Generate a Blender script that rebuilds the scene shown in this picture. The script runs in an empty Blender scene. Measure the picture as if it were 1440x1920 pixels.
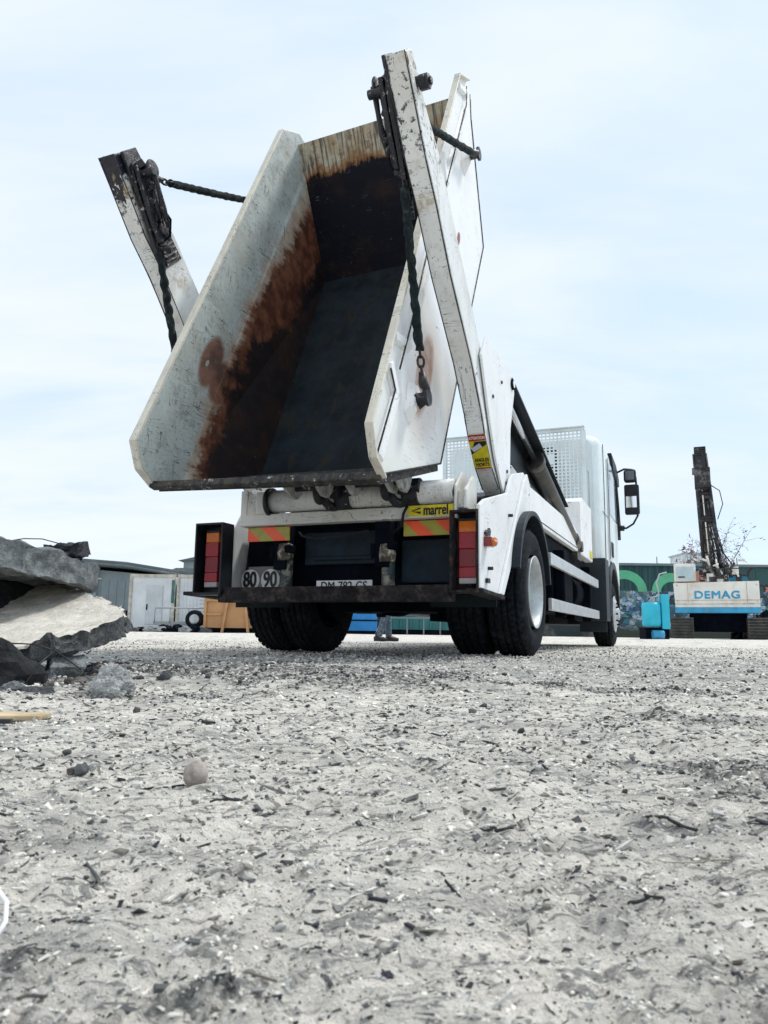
import bpy, bmesh, math, random
import numpy as np
from mathutils import Vector, Matrix, noise as mnoise
from math import sin, cos, pi, radians, atan, sqrt
random.seed(7); rng = np.random.default_rng(11)
scn = bpy.context.scene; COL = scn.collection

# ---------------------------------------------------------------- camera
PITCH = atan(226/1387); ROLL = radians(.75); CAMH = .17
cam = bpy.data.cameras.new('camera'); camo = bpy.data.objects.new('camera', cam); COL.objects.link(camo)
cam.sensor_fit = 'VERTICAL'; cam.sensor_height = 36; cam.lens = 36*1387/1920
cam.clip_start = .02; cam.clip_end = 4000
fw = Vector((0, cos(PITCH), sin(PITCH))); rt = Vector((1, 0, 0)); up = Vector((0, -sin(PITCH), cos(PITCH)))
r_ = rt*cos(ROLL)+up*sin(ROLL); u_ = up*cos(ROLL)-rt*sin(ROLL)
camo.matrix_world = Matrix(((r_.x, u_.x, -fw.x, 0), (r_.y, u_.y, -fw.y, 0), (r_.z, u_.z, -fw.z, CAMH), (0, 0, 0, 1)))
cam.dof.use_dof = True; cam.dof.focus_distance = 4.6; cam.dof.aperture_fstop = 20
scn.camera = camo
scn.view_settings.view_transform = 'Standard'; scn.view_settings.look = 'None'
scn.view_settings.gamma = 1; scn.view_settings.exposure = .24

# ---------------------------------------------------------------- node helpers
def nd(t, kind, ins=None, **at):
    n = t.nodes.new('ShaderNode'+kind)
    for k, v in at.items(): setattr(n, k, v)
    for k, v in (ins or {}).items():
        s = n.inputs[k]
        if isinstance(v, bpy.types.NodeSocket): t.links.new(v, s)
        else:
            if hasattr(s.default_value, '__len__') and not hasattr(v, '__len__'): v = [v]*len(s.default_value)
            if hasattr(s.default_value, '__len__') and len(s.default_value) == 4 and len(v) == 3: v = tuple(v)+(1,)
            s.default_value = v
    return n
def mth(t, op, a, b=None, c=None):
    n = nd(t, 'Math', {0: a}, operation=op)
    for i, v in ((1, b), (2, c)):
        if v is None: continue
        if isinstance(v, bpy.types.NodeSocket): t.links.new(v, n.inputs[i])
        else: n.inputs[i].default_value = v
    return n.outputs[0]
def vm(t, op, a, b): return nd(t, 'VectorMath', {0: a, 1: b}, operation=op)
def sm(t, x, a, b, lo=0., hi=1.):      # smooth map
    return nd(t, 'MapRange', {0: x, 1: a, 2: b, 3: lo, 4: hi}, interpolation_type='SMOOTHSTEP').outputs[0]
def noi(t, v, scale, det=4., rough=.55, dist=0.):
    return nd(t, 'TexNoise', {'Vector': v, 'Scale': scale, 'Detail': det, 'Roughness': rough, 'Distortion': dist}).outputs[0]
def vor(t, v, scale, feat='F1', rnd=1.):
    return nd(t, 'TexVoronoi', {'Vector': v, 'Scale': scale, 'Randomness': rnd}, feature=feat)
def sc(t, v, s): return nd(t, 'Mapping', {0: v, 3: s}).outputs[0]
def rotm(t, v, r, s=(1, 1, 1)): return nd(t, 'Mapping', {0: v, 2: r, 3: s}).outputs[0]
def mix(t, f, a, b):
    n = t.nodes.new('ShaderNodeMix'); n.data_type = 'RGBA'
    for i, v in ((0, f), (6, a), (7, b)):
        s = n.inputs[i]
        if isinstance(v, bpy.types.NodeSocket): t.links.new(v, s)
        else: s.default_value = v if i == 0 else tuple(v)+(1,)*(4-len(v))
    return n.outputs[2]
def newmat(name):
    m = bpy.data.materials.new(name); m.use_nodes = True; t = m.node_tree; t.nodes.clear()
    out = t.nodes.new('ShaderNodeOutputMaterial'); b = t.nodes.new('ShaderNodeBsdfPrincipled')
    t.links.new(b.outputs[0], out.inputs[0]); tc = t.nodes.new('ShaderNodeTexCoord')
    return m, t, b, tc.outputs['Object']
def setin(t, b, **k):
    for n, v in k.items():
        n = n.replace('_', ' ')
        if isinstance(v, bpy.types.NodeSocket): t.links.new(v, b.inputs[n])
        else: b.inputs[n].default_value = (tuple(v)+(1,) if hasattr(v, '__len__') and len(v) == 3 else v)
def bump(t, b, h, dist=.003, strength=1.):
    n = nd(t, 'Bump', {'Height': h, 'Distance': dist, 'Strength': strength}); t.links.new(n.outputs[0], b.inputs['Normal'])

# ---------------------------------------------------------------- world and sun
SUN_EL, SUN_AZ = radians(56), radians(62)      # azimuth clockwise from +Y
w = bpy.data.worlds.new('World'); scn.world = w; w.use_nodes = True; t = w.node_tree; t.nodes.clear()
wo = t.nodes.new('ShaderNodeOutputWorld'); bg = t.nodes.new('ShaderNodeBackground'); t.links.new(bg.outputs[0], wo.inputs[0])
sky = nd(t, 'TexSky', sky_type='NISHITA', sun_disc=False, sun_elevation=SUN_EL, sun_rotation=SUN_AZ)
g = t.nodes.new('ShaderNodeTexCoord').outputs['Generated']
sep = nd(t, 'SeparateXYZ', {0: g}); zz = mth(t, 'MAXIMUM', sep.outputs[2], 0.)
den = mth(t, 'ADD', zz, .22)
cv = nd(t, 'CombineXYZ', {0: mth(t, 'DIVIDE', sep.outputs[0], den), 1: mth(t, 'DIVIDE', sep.outputs[1], den), 2: 0.}).outputs[0]
n1 = noi(t, rotm(t, cv, (0, 0, .5), (.8, 1.9, 1)), 1.6, 8, .55, .35)
n2 = noi(t, rotm(t, cv, (0, 0, .3), (.5, 1., 1)), .9, 4, .5, .4)
cl = mth(t, 'ADD', mth(t, 'MULTIPLY', n1, .55), mth(t, 'MULTIPLY', n2, .6))
cl = mth(t, 'SUBTRACT', cl, mth(t, 'MULTIPLY', sep.outputs[0], .18))
white = mix(t, sm(t, cl, .42, .72), (6.2, 7.5, 8.9, 1), (7.9, 8.45, 9.15, 1))
cc = mix(t, sm(t, cl, .3, .62, .72, .96), nd(t, 'VectorMath', {0: sky.outputs[0], 1: (1.7, 1.75, 1.7)}, operation='MULTIPLY').outputs[0], white)
t.links.new(cc, bg.inputs[0]); bg.inputs[1].default_value = .1
sd = bpy.data.lights.new('sun', 'SUN'); so = bpy.data.objects.new('sun', sd); COL.objects.link(so)
sd.energy = 2.1; sd.angle = radians(10); sd.color = (1, .965, .90)
sdir = Vector((sin(SUN_AZ)*cos(SUN_EL), cos(SUN_AZ)*cos(SUN_EL), sin(SUN_EL)))
so.rotation_euler = (-sdir).to_track_quat('-Z', 'Y').to_euler(); so.location = (30, 10, 40)

# ---------------------------------------------------------------- mesh builder
class MB:
    def __init__(s): s.v = []; s.f = []; s.m = []; s.sm = []
    def add(s, vs, fs, mi=0, smooth=False):
        o = len(s.v); s.v += [tuple(p) for p in vs]
        for f in fs: s.f.append([i+o for i in f]); s.m.append(mi); s.sm.append(smooth)
        return s
    def box(s, lo, hi, mi=0, M=None):
        x0, y0, z0 = lo; x1, y1, z1 = hi
        vs = [(x0, y0, z0), (x1, y0, z0), (x1, y1, z0), (x0, y1, z0), (x0, y0, z1), (x1, y0, z1), (x1, y1, z1), (x0, y1, z1)]
        if M: vs = [M@Vector(p) for p in vs]
        return s.add(vs, [(0, 3, 2, 1), (4, 5, 6, 7), (0, 1, 5, 4), (1, 2, 6, 5), (2, 3, 7, 6), (3, 0, 4, 7)], mi)
    def loft(s, A, B, mi=0):       # two same-length rings -> closed solid
        n = len(A); fs = [(i, (i+1) % n, n+(i+1) % n, n+i) for i in range(n)]
        return s.add(list(A)+list(B), fs+[tuple(range(n))[::-1], tuple(range(n, 2*n))], mi)
    def prism(s, poly, ax, a, b, mi=0):   # poly in the other two axes, extruded along ax
        def P(q, h): return (h, q[0], q[1]) if ax == 0 else (q[0], h, q[1]) if ax == 1 else (q[0], q[1], h)
        return s.loft([P(q, a) for q in poly], [P(q, b) for q in poly], mi)
    def tube(s, pts, r, n=8, closed=False, mi=0, rs=None, caps=True):
        pts = [Vector(p) for p in pts]; N = len(pts); vs = []; prev = None
        for i, p in enumerate(pts):
            if closed: d = pts[(i+1) % N]-pts[i-1]
            else: d = pts[min(i+1, N-1)]-pts[max(i-1, 0)]
            d.normalize()
            if prev is None:
                a = Vector((0, 0, 1)) if abs(d.z) < .9 else Vector((1, 0, 0)); q = d.cross(a).normalized()
            else: q = (prev-d*prev.dot(d)).normalized()
            prev = q; e = d.cross(q); rr = rs[i] if rs else r
            for k in range(n):
                an = 2*pi*k/n; vs.append(p+q*(rr*cos(an))+e*(rr*sin(an)))
        fs = []
        for i in range(N if closed else N-1):
            j = (i+1) % N
            for k in range(n): fs.append((i*n+k, i*n+(k+1) % n, j*n+(k+1) % n, j*n+k))
        s.add(vs, fs, mi, True)
        if not closed and caps:
            o = len(s.v)-len(vs)
            s.f += [[o+k for k in range(n)][::-1], [o+(N-1)*n+k for k in range(n)]]; s.m += [mi]*2; s.sm += [False]*2
        return s
    def cyl(s, a, b, r, n=20, mi=0, r2=None): return s.tube([a, b], r, n, mi=mi, rs=[r, r if r2 is None else r2])
    def lathe(s, prof, c, ax=0, n=48, mi=0, smooth=True):   # prof: (axial, radius)
        vs = []; fs = []; P = len(prof)
        for k in range(n):
            a = 2*pi*k/n
            for (h, r) in prof:
                q = (h, r*cos(a), r*sin(a)) if ax == 0 else (r*cos(a), h, r*sin(a)) if ax == 1 else (r*cos(a), r*sin(a), h)
                vs.append((q[0]+c[0], q[1]+c[1], q[2]+c[2]))
        for k in range(n):
            for i in range(P-1):
                fs.append((k*P+i, k*P+i+1, ((k+1) % n)*P+i+1, ((k+1) % n)*P+i))
        return s.add(vs, fs, mi, smooth)
    def obj(s, name, mats, parent=None, bevel=0, seg=2, tri=False):
        me = bpy.data.meshes.new(name); me.from_pydata(s.v, [], s.f)
        for m in (mats if isinstance(mats, (list, tuple)) else [mats]): me.materials.append(m)
        me.polygons.foreach_set('material_index', s.m); me.polygons.foreach_set('use_smooth', s.sm)
        bm = bmesh.new(); bm.from_mesh(me); bmesh.ops.recalc_face_normals(bm, faces=bm.faces); bm.to_mesh(me); bm.free()
        me.update(); o = bpy.data.objects.new(name, me); COL.objects.link(o)
        if parent: o.parent = parent
        if bevel:
            b = o.modifiers.new('bevel', 'BEVEL'); b.width = bevel; b.segments = seg; b.limit_method = 'ANGLE'; b.angle_limit = radians(35); b.harden_normals = False
        return o
def empty(name, loc=(0, 0, 0), rz=0):
    o = bpy.data.objects.new(name, None); COL.objects.link(o); o.location = loc; o.rotation_euler = (0, 0, rz); return o
def tag(o, label=None, cat=None, group=None, kind=None):
    for k, v in (('label', label), ('category', cat), ('group', group), ('kind', kind)):
        if v: o[k] = v
    return o
def text(body, size, M, mat, name, parent, bold=0., ext=.0015, sx=1., align='CENTER', space=1., fat=0.):
    cu = bpy.data.curves.new(name, 'FONT'); cu.body = body; cu.size = size; cu.align_x = align; cu.align_y = 'CENTER'; cu.extrude = ext; cu.offset = bold; cu.space_character = space
    tmp = bpy.data.objects.new('tmp', cu); COL.objects.link(tmp); dg = bpy.context.evaluated_depsgraph_get()
    me = bpy.data.meshes.new_from_object(tmp.evaluated_get(dg)); bpy.data.objects.remove(tmp)
    me.transform(M@Matrix.Diagonal((sx, 1, 1, 1)))
    if fat:
        bm = bmesh.new()
        for k, (a, c) in enumerate(((0, 0), (fat, 0), (-fat, 0), (0, fat), (0, -fat), (fat, fat), (-fat, -fat))):
            m2 = me.copy(); m2.transform(Matrix.Translation(M.to_3x3()@Vector((a, c, .00012*k)))); bm.from_mesh(m2); bpy.data.meshes.remove(m2)
        bm.to_mesh(me); bm.free()
    me.name = name; me.materials.clear(); me.materials.append(mat)
    o = bpy.data.objects.new(name, me); COL.objects.link(o); o.parent = parent; return o
def frame(o, x, y):         # matrix with origin o, x axis, y axis
    x = Vector(x).normalized(); y = Vector(y); y = (y-x*y.dot(x)).normalized(); z = x.cross(y); o = Vector(o)
    return Matrix(((x.x, y.x, z.x, o.x), (x.y, y.y, z.y, o.y), (x.z, y.z, z.z, o.z), (0, 0, 0, 1)))

# ---------------------------------------------------------------- materials
def white_paint(name, dirt=.5, scr=1., base=(.80, .81, .80), rustc=(.20, .09, .04), chip=1., tip=None):
    m, t, b, v = newmat(name)
    big = noi(t, v, 1.7, 6, .6); fine = noi(t, v, 38, 4, .6)
    c = mix(t, sm(t, big, .42, .75, 0, dirt), base, (.52, .49, .43, 1))
    c = mix(t, sm(t, noi(t, sc(t, v, (3, 3, .6)), 4, 5, .6), .5, .8, 0, dirt*.8), c, (.40, .36, .30, 1))
    # scratches: thin bands of strongly stretched noise, two directions, gated by patches
    for k, (r, s) in enumerate((((.4, .3, .2), (26, 2.2, 2.2)), ((-.5, .7, 1.1), (2.5, 30, 2.5)), ((.9, -.4, .5), (3, 3, 34)))):
        n = noi(t, rotm(t, v, r, s), 1.6, 2, .5, .6)
        line = sm(t, mth(t, 'ABSOLUTE', mth(t, 'SUBTRACT', n, .5)), .004, .013, 1, 0)
        gate = sm(t, noi(t, v, 2.3+k*1.3, 3, .5), .54, .66, 0, .8*scr)
        c = mix(t, mth(t, 'MULTIPLY', line, gate), c, (.05, .055, .06, 1))
    gate = sm(t, noi(t, v, 3.1, 3, .6), .5, .62)
    ch = mth(t, 'MULTIPLY', sm(t, noi(t, v, 46, 3, .65), .64, .69), mth(t, 'MULTIPLY', gate, chip))
    c = mix(t, sm(t, noi(t, v, 44, 3, .65), .6, .72, 0, .35), c, rustc) if chip > .8 else c
    c = mix(t, ch, c, (.05, .045, .045, 1))
    if tip:
        q = sc(t, vm(t, 'SUBTRACT', v, tip).outputs[0], (.0, 1, 1)); L = nd(t, 'VectorMath', {0: q}, operation='LENGTH').outputs['Value']
        nn = noi(t, sc(t, v, (2.2, 1, 1)), 7, 6, .7, .6); e = mth(t, 'ADD', L, mth(t, 'MULTIPLY', mth(t, 'SUBTRACT', nn, .5), 1.5))
        xx = nd(t, 'SeparateXYZ', {0: v}).outputs[0]; c = mix(t, mth(t, 'MULTIPLY', sm(t, e, .34, .28), sm(t, mth(t, 'ADD', xx, mth(t, 'MULTIPLY', nn, .04)), .99, .98)), c, (.008, .008, .018, 1))
        c = mix(t, mth(t, 'MULTIPLY', sm(t, L, .8, .3), sm(t, noi(t, v, 22, 5, .7), .55, .6, 0, .9)), c, (.02, .02, .03, 1)); c = mix(t, mth(t, 'MULTIPLY', sm(t, L, 1.5, .5), sm(t, noi(t, v, 5, 6, .7), .56, .66, 0, .75)), c, (.40, .30, .16, 1))
    setin(t, b, Base_Color=c, Roughness=sm(t, fine, .3, .7, .42, .62))
    bump(t, b, mth(t, 'SUBTRACT', mth(t, 'MULTIPLY', noi(t, v, 7, 3), .5), ch), .003, .7)
    return m
def plain(name, col, rough=.5, metal=0., var=.25, scale=6., dirt=None, bmp=.0, spec=None):
    m, t, b, v = newmat(name)
    n = noi(t, v, scale, 6, .62)
    c = mix(t, sm(t, n, .3, .7), tuple(x*(1-var) for x in col), tuple(min(1, x*(1+var)) for x in col))
    if dirt: c = mix(t, sm(t, noi(t, v, scale*.7, 5, .7), .5, .7, 0, dirt[3]), c, dirt[:3])
    setin(t, b, Base_Color=c, Roughness=rough, Metallic=metal)
    if spec is not None: b.inputs['Specular IOR Level'].default_value = spec
    if bmp: bump(t, b, noi(t, v, scale*6, 4, .6), bmp)
    return m
W_ARM = white_paint('paint_arm', .6, 1.5, (.76, .78, .77), chip=1., tip=(0, -2.64, 3.28))
W_BODY = white_paint('paint_body', .25, .7, (.83, .84, .84), chip=.6)
W_CAB = white_paint('paint_cab', .35, .25, (.72, .80, .82), chip=0.)
W_OUT = white_paint('paint_skip_outside', .22, .6, (.86, .87, .87), chip=.6)
EDGE = white_paint('paint_rusty_edge', .9, .8, (.74, .70, .58), (.34, .17, .05), 1.)
def grimy(name):
    m, t, b, v = newmat(name)
    n = noi(t, v, 9, 8, .7, .4)
    c = mix(t, sm(t, n, .38, .62), (.003, .003, .008, 1), (.018, .02, .026, 1))
    c = mix(t, sm(t, noi(t, v, 24, 4, .7), .6, .68, 0, .8), c, (.55, .45, .44, 1))
    c = mix(t, sm(t, noi(t, v, 13, 4, .7), .64, .72, 0, .6), c, (.10, .05, .03, 1))
    setin(t, b, Base_Color=c, Roughness=sm(t, n, .35, .65, .25, .7)); bump(t, b, n, .02); return m
GREASE = grimy('greasy_steel')
RUSTB = plain('rusty_black_steel', (.022, .02, .022), .8, 0, .6, 16, (.11, .08, .065, .8), .008, .2)
BLACKP = plain('black_plastic', (.010, .013, .018), .5, 0, .3, 4, (.04, .045, .05, .5), .001, .3)
CHAS = plain('chassis_dark', (.003, .005, .010), .7, 0, .4, 5, (.012, .015, .02, .5), .003, .05)
GREENB = plain('worn_green_tube', (.03, .05, .055), .6, 0, .4, 14, (.42, .38, .30, .95), .006)
KNOB = plain('worn_knob', (.10, .08, .06), .7, 0, .6, 22, (.75, .70, .58, 1.), .01)
ALU = plain('aluminium', (.62, .64, .65), .38, .6, .12, 9, (.4, .4, .4, .4))
STEELC = plain('cylinder_steel', (.05, .048, .045), .4, .4, .3, 7, (.2, .17, .13, .6), .001)
CHROME = plain('chrome_rod', (.55, .58, .62), .18, 1., .05)
SLEEVE = plain('chain_sleeve', (.010, .018, .020), .85, 0, .5, 26, (.09, .10, .095, .6), .012, .2)
CHAINM = plain('chain_steel', (.03, .028, .03), .5, .5, .4, 30, (.12, .1, .09, .5))
RIMM = plain('rim_silver', (.52, .56, .57), .42, .35, .18, 5, (.3, .29, .27, .5))
def rubber():
    m, t, b, v = newmat('tyre_rubber')
    n = noi(t, v, 30, 5, .65)
    c = mix(t, sm(t, n, .4, .65), (.005, .007, .011, 1), (.018, .021, .024, 1))
    c = mix(t, sm(t, noi(t, v, 5, 5, .6), .5, .75, 0, .45), c, (.06, .06, .058, 1))
    b.inputs['Specular IOR Level'].default_value = .12
    setin(t, b, Base_Color=c, Roughness=.85); bump(t, b, n, .002); return m
TYRE = rubber()
def lensmat(name, col):
    m, t, b, v = newmat(name)
    n = nd(t, 'TexWave', {'Vector': v, 'Scale': 60., 'Distortion': 0.}, bands_direction='Z').outputs[1]
    setin(t, b, Base_Color=mix(t, noi(t, v, 40, 2), tuple(c*.7 for c in col), col), Roughness=.22); b.inputs['Coat Weight'].default_value = .5
    bump(t, b, n, .002); return m
L_RED = lensmat('lens_red', (.42, .006, .02)); L_AMB = lensmat('lens_amber', (.85, .2, .015)); L_CLR = lensmat('lens_clear', (.55, .5, .5)); L_DRED = lensmat('lens_dark_red', (.27, .004, .014))
def glass(name, col, rough=.08):
    m, t, b, v = newmat(name); setin(t, b, Base_Color=col, Roughness=rough, Metallic=0.); b.inputs['Specular IOR Level'].default_value = .9
    b.inputs['Coat Weight'].default_value = .6; return m
MIRR = plain('mirror_glass', (.8, .85, .88), .04, 1., .02)
GLASS = glass('window_glass', (.05, .07, .09)); PAINTW = plain('sign_white', (.8, .8, .8), .4, 0, .05); INK = plain('sign_black', (.012, .012, .014), .5)
YEL = plain('sticker_yellow', (.66, .55, .02), .45, 0, .15, 14, (.35, .3, .1, .5)); REDS = plain('sticker_red', (.4, .02, .03), .45)
def hazard():
    m, t, b, v = newmat('hazard_stripes'); s = nd(t, 'SeparateXYZ', {0: v})
    k = mth(t, 'ADD', s.outputs[0], mth(t, 'MULTIPLY', s.outputs[2], 1.1))
    k = mth(t, 'FRACT', mth(t, 'MULTIPLY', k, 4.4))
    f = sm(t, k, .48, .52)
    setin(t, b, Base_Color=mix(t, sm(t, noi(t, v, 20, 4), .45, .75, 0, .3), mix(t, f, (.95, .11, .03, 1), (.40, .36, .05, 1)), (.3, .12, .05, 1)), Roughness=.35); return m
HAZ = hazard()

# skip interior/exterior: coordinates along the rim (s) and from the rim to the floor (d)
SR = Vector((0, .441, .897)); SQ = Vector((0, .897, -.441)); SA = Vector((0, -2.5, 1.28))
def SP(s, x, d):
    if x < 0: s = s+(-x/.8)*(.06-.045*s)      # the far side of the battered skip is a little shorter
    p = SA+SR*s+SQ*d; return (x, p.y, p.z)
def sd_nodes(t, v):
    r = vm(t, 'SUBTRACT', v, tuple(SA)).outputs[0]
    return vm(t, 'DOT_PRODUCT', r, tuple(SR)).outputs['Value'], vm(t, 'DOT_PRODUCT', r, tuple(SQ)).outputs['Value']
def blob(t, S, D, s0, d0, rs, rd, soft=.5):   # soft ellipse
    a = mth(t, 'POWER', mth(t, 'DIVIDE', mth(t, 'SUBTRACT', S, s0), rs), 2.); b = mth(t, 'POWER', mth(t, 'DIVIDE', mth(t, 'SUBTRACT', D, d0), rd), 2.)
    return sm(t, mth(t, 'ADD', a, b), 1-soft, 1+soft, 1, 0)
def scratches(t, v, c, col=(.05, .055, .06, 1), amt=.8, lo=.52, sd=0):
    for k, (r, s) in enumerate((((.3, .5, .2), (4, 3.2, 26)), ((.9, .3, 1.1), (4, 28, 3)), ((-.7, -.4, .5), (4, 3, 30)))):
        n = noi(t, rotm(t, v, r, s), 1.1, 1.5, .5, .8)
        line = sm(t, mth(t, 'ABSOLUTE', mth(t, 'SUBTRACT', n, .5)), .003, .010, 1, 0)
        gate = sm(t, noi(t, v, 2.9+k*1.7+sd, 3, .5), lo, lo+.1, 0, amt)
        c = mix(t, mth(t, 'MULTIPLY', line, gate), c, col)
    return c
def skip_wall():
    m, t, b, v = newmat('skip_inner_wall'); S, D = sd_nodes(t, v)
    n = noi(t, v, 3.2, 8, .68); st = noi(t, rotm(t, v, (.46, 0, 0), (3, 1.1, 9)), 2.2, 5, .65)
    grey = mix(t, sm(t, n, .35, .7), (.50, .56, .54, 1), (.40, .41, .37, 1))
    warm = mix(t, sm(t, n, .4, .65), (.56, .54, .47, 1), (.46, .40, .30, 1))
    c = mix(t, sm(t, D, .455, .47), grey, warm)
    c = scratches(t, v, c, amt=.95, lo=.47)
    c = mix(t, sm(t, noi(t, v, 6, 7, .75), .53, .63, 0, .55), c, (.22, .235, .225, 1)); c = mix(t, sm(t, noi(t, v, 17, 6, .75), .60, .68, 0, .6), c, (.10, .09, .08, 1))
    edge = mth(t, 'ADD', mth(t, 'ADD', D, mth(t, 'MULTIPLY', mth(t, 'SUBTRACT', n, .5), .42)), mth(t, 'MULTIPLY', mth(t, 'SUBTRACT', st, .5), .20))
    # boundary goes from d .60 (bottom) to .50 mid and .62 top
    bnd = mth(t, 'ADD', .485, mth(t, 'MULTIPLY', mth(t, 'POWER', mth(t, 'SUBTRACT', S, 1.5), 2.), .045))
    e = mth(t, 'SUBTRACT', edge, bnd)
    spot = mth(t, 'MAXIMUM', blob(t, S, D, 1.06, .30, .24, .11, .35), blob(t, S, D, 1.0, .46, .20, .12, .4))
    spot = mth(t, 'MULTIPLY', spot, sm(t, blob(t, S, D, 1.02, .27, .03, .015, .3), 0., 1., 1., 0.))
    rustf = mth(t, 'MAXIMUM', sm(t, e, -.04, .05), mth(t, 'MULTIPLY', spot, .9))
    rust = mix(t, sm(t, noi(t, v, 7, 6, .7), .38, .62), (.075, .020, .009, 1), (.22, .085, .042, 1))
    rust = mix(t, sm(t, noi(t, v, 60, 3, .6), .55, .68, 0, .5), rust, (.05, .02, .015, 1))
    c = mix(t, sm(t, e, -.16, .0, 0, .6), c, (.42, .27, .18, 1)); c = mix(t, rustf, c, rust)
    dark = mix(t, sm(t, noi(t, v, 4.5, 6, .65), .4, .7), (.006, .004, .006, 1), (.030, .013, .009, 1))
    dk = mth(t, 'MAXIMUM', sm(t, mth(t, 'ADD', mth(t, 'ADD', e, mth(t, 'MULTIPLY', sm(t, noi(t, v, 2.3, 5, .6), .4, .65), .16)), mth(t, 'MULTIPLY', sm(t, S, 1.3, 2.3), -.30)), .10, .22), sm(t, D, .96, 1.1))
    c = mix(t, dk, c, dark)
    c = scratches(t, v, c, (.22, .2, .19, 1), .35, .6, 5)
    setin(t, b, Base_Color=c, Roughness=.6); bump(t, b, n, .01); return m
def skip_floor():
    m, t, b, v = newmat('skip_floor'); S, D = sd_nodes(t, v)
    n = noi(t, v, 3, 7, .65); st = noi(t, rotm(t, v, (.46, 0, .1), (6, 5, .8)), 1.8, 5, .6, .3)
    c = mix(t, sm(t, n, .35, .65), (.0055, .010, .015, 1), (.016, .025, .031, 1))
    c = mix(t, sm(t, st, .52, .7, 0, .75), c, (.028, .024, .016, 1))
    c = mix(t, sm(t, noi(t, v, 25, 3, .6), .66, .74, 0, .4), c, (.06, .06, .05, 1))
    b.inputs['Specular IOR Level'].default_value = .15
    setin(t, b, Base_Color=c, Roughness=.6); bump(t, b, n, .012); return m
def skip_front():
    m, t, b, v = newmat('skip_front_wall'); S, D = sd_nodes(t, v)
    n = noi(t, v, 3.5, 8, .7); st = noi(t, sc(t, v, (16, 1, 1)), 2., 6, .65, .25)
    cream = mix(t, sm(t, n, .35, .65), (.50, .47, .38, 1), (.33, .25, .15, 1))
    cream = mix(t, sm(t, st, .46, .60, 0, .85), cream, (.06, .05, .045, 1)); cream = mix(t, sm(t, noi(t, v, 12, 6, .75), .52, .62, 0, .7), cream, (.16, .10, .06, 1))
    e = mth(t, 'ADD', D, mth(t, 'MULTIPLY', mth(t, 'SUBTRACT', n, .5), .35))
    e = mth(t, 'ADD', e, mth(t, 'MULTIPLY', mth(t, 'SUBTRACT', st, .5), .12))
    dark = mix(t, sm(t, noi(t, v, 2.6, 6, .65), .45, .7), (.003, .004, .010, 1), (.022, .012, .010, 1))
    b.inputs['Specular IOR Level'].default_value = .15
    c = mix(t, sm(t, e, .37, .44), cream, (.24, .12, .05, 1)); c = mix(t, sm(t, e, .42, .47), c, dark)
    c = scratches(t, v, c, (.2, .2, .2, 1), .3, .6, 3)
    setin(t, b, Base_Color=c, Roughness=.6); bump(t, b, n, .01); return m
def skip_outer():
    m, t, b, v = newmat('skip_outer_plate'); S, D = sd_nodes(t, v)
    n = noi(t, v, 3, 7, .65)
    c = mix(t, sm(t, n, .45, .75, 0, .35), (.86, .87, .87, 1), (.60, .58, .52, 1))
    c = mix(t, sm(t, S, 1.0, -.2, 0, .45), c, (.62, .62, .52, 1))
    c = scratches(t, v, c, amt=.6, lo=.60)
    br = mth(t, 'MULTIPLY', blob(t, S, D, .92, .56, .34, .13, .35), sm(t, noi(t, v, 9, 5), .3, .6, .55, .95))
    c = mix(t, br, c, (.34, .16, .11, 1)); c = mix(t, blob(t, S, D, .85, .60, .48, .26, .7), c, mix(t, .35, c, (.45, .3, .22, 1)))
    c = mix(t, blob(t, S, D, 2.53, .66, .07, .035, .25), c, (.30, .08, .06, 1))
    lines = mth(t, 'MULTIPLY', blob(t, S, D, .45, .75, .35, .35, .6), sm(t, noi(t, rotm(t, v, (-.2, 0, 0), (1, 3, 26)), 2.5, 4, .6), .52, .72, 0, .45))
    c = mix(t, lines, c, (.22, .18, .11, 1))
    setin(t, b, Base_Color=c, Roughness=.5); bump(t, b, n, .006); return m
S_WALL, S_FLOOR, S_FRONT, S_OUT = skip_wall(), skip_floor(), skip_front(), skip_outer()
def lipm():
    m, t, b, v = newmat('skip_lip'); n = noi(t, sc(t, v, (2, 1, 1)), 14, 6, .7)
    c = mix(t, sm(t, n, .4, .6), (.008, .010, .014, 1), (.06, .052, .04, 1)); c = mix(t, sm(t, noi(t, v, 18, 5, .7), .60, .66), c, (.55, .54, .5, 1))
    setin(t, b, Base_Color=c, Roughness=.7); bump(t, b, n, .012); return m
LIP = lipm()
def concrete(name, a, bb, scale=6., bd=.02):
    m, t, b, v = newmat(name); n = noi(t, v, scale, 9, .7); n3 = noi(t, v, scale*7, 4, .7)
    c = mix(t, sm(t, n, .35, .65), a, bb); c = mix(t, sm(t, n3, .58, .7, 0, .6), c, tuple(x*.35 for x in a[:3])); c = mix(t, sm(t, n3, .42, .32, 0, .5), c, tuple(min(1, x*1.6) for x in bb[:3]))
    setin(t, b, Base_Color=c, Roughness=.9); bump(t, b, mth(t, 'ADD', n, mth(t, 'MULTIPLY', n3, .4)), bd); return m
CONC = concrete('broken_concrete', (.17, .19, .195), (.42, .44, .44), 16, .05)
CONCD = concrete('dark_concrete', (.05, .055, .06), (.12, .12, .12), 9, .03)
CREAM = concrete('slab_face', (.50, .46, .39), (.68, .64, .56), 5, .012)
ROCKM = concrete('pale_rock', (.38, .39, .385), (.70, .71, .69), 18, .03)

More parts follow.
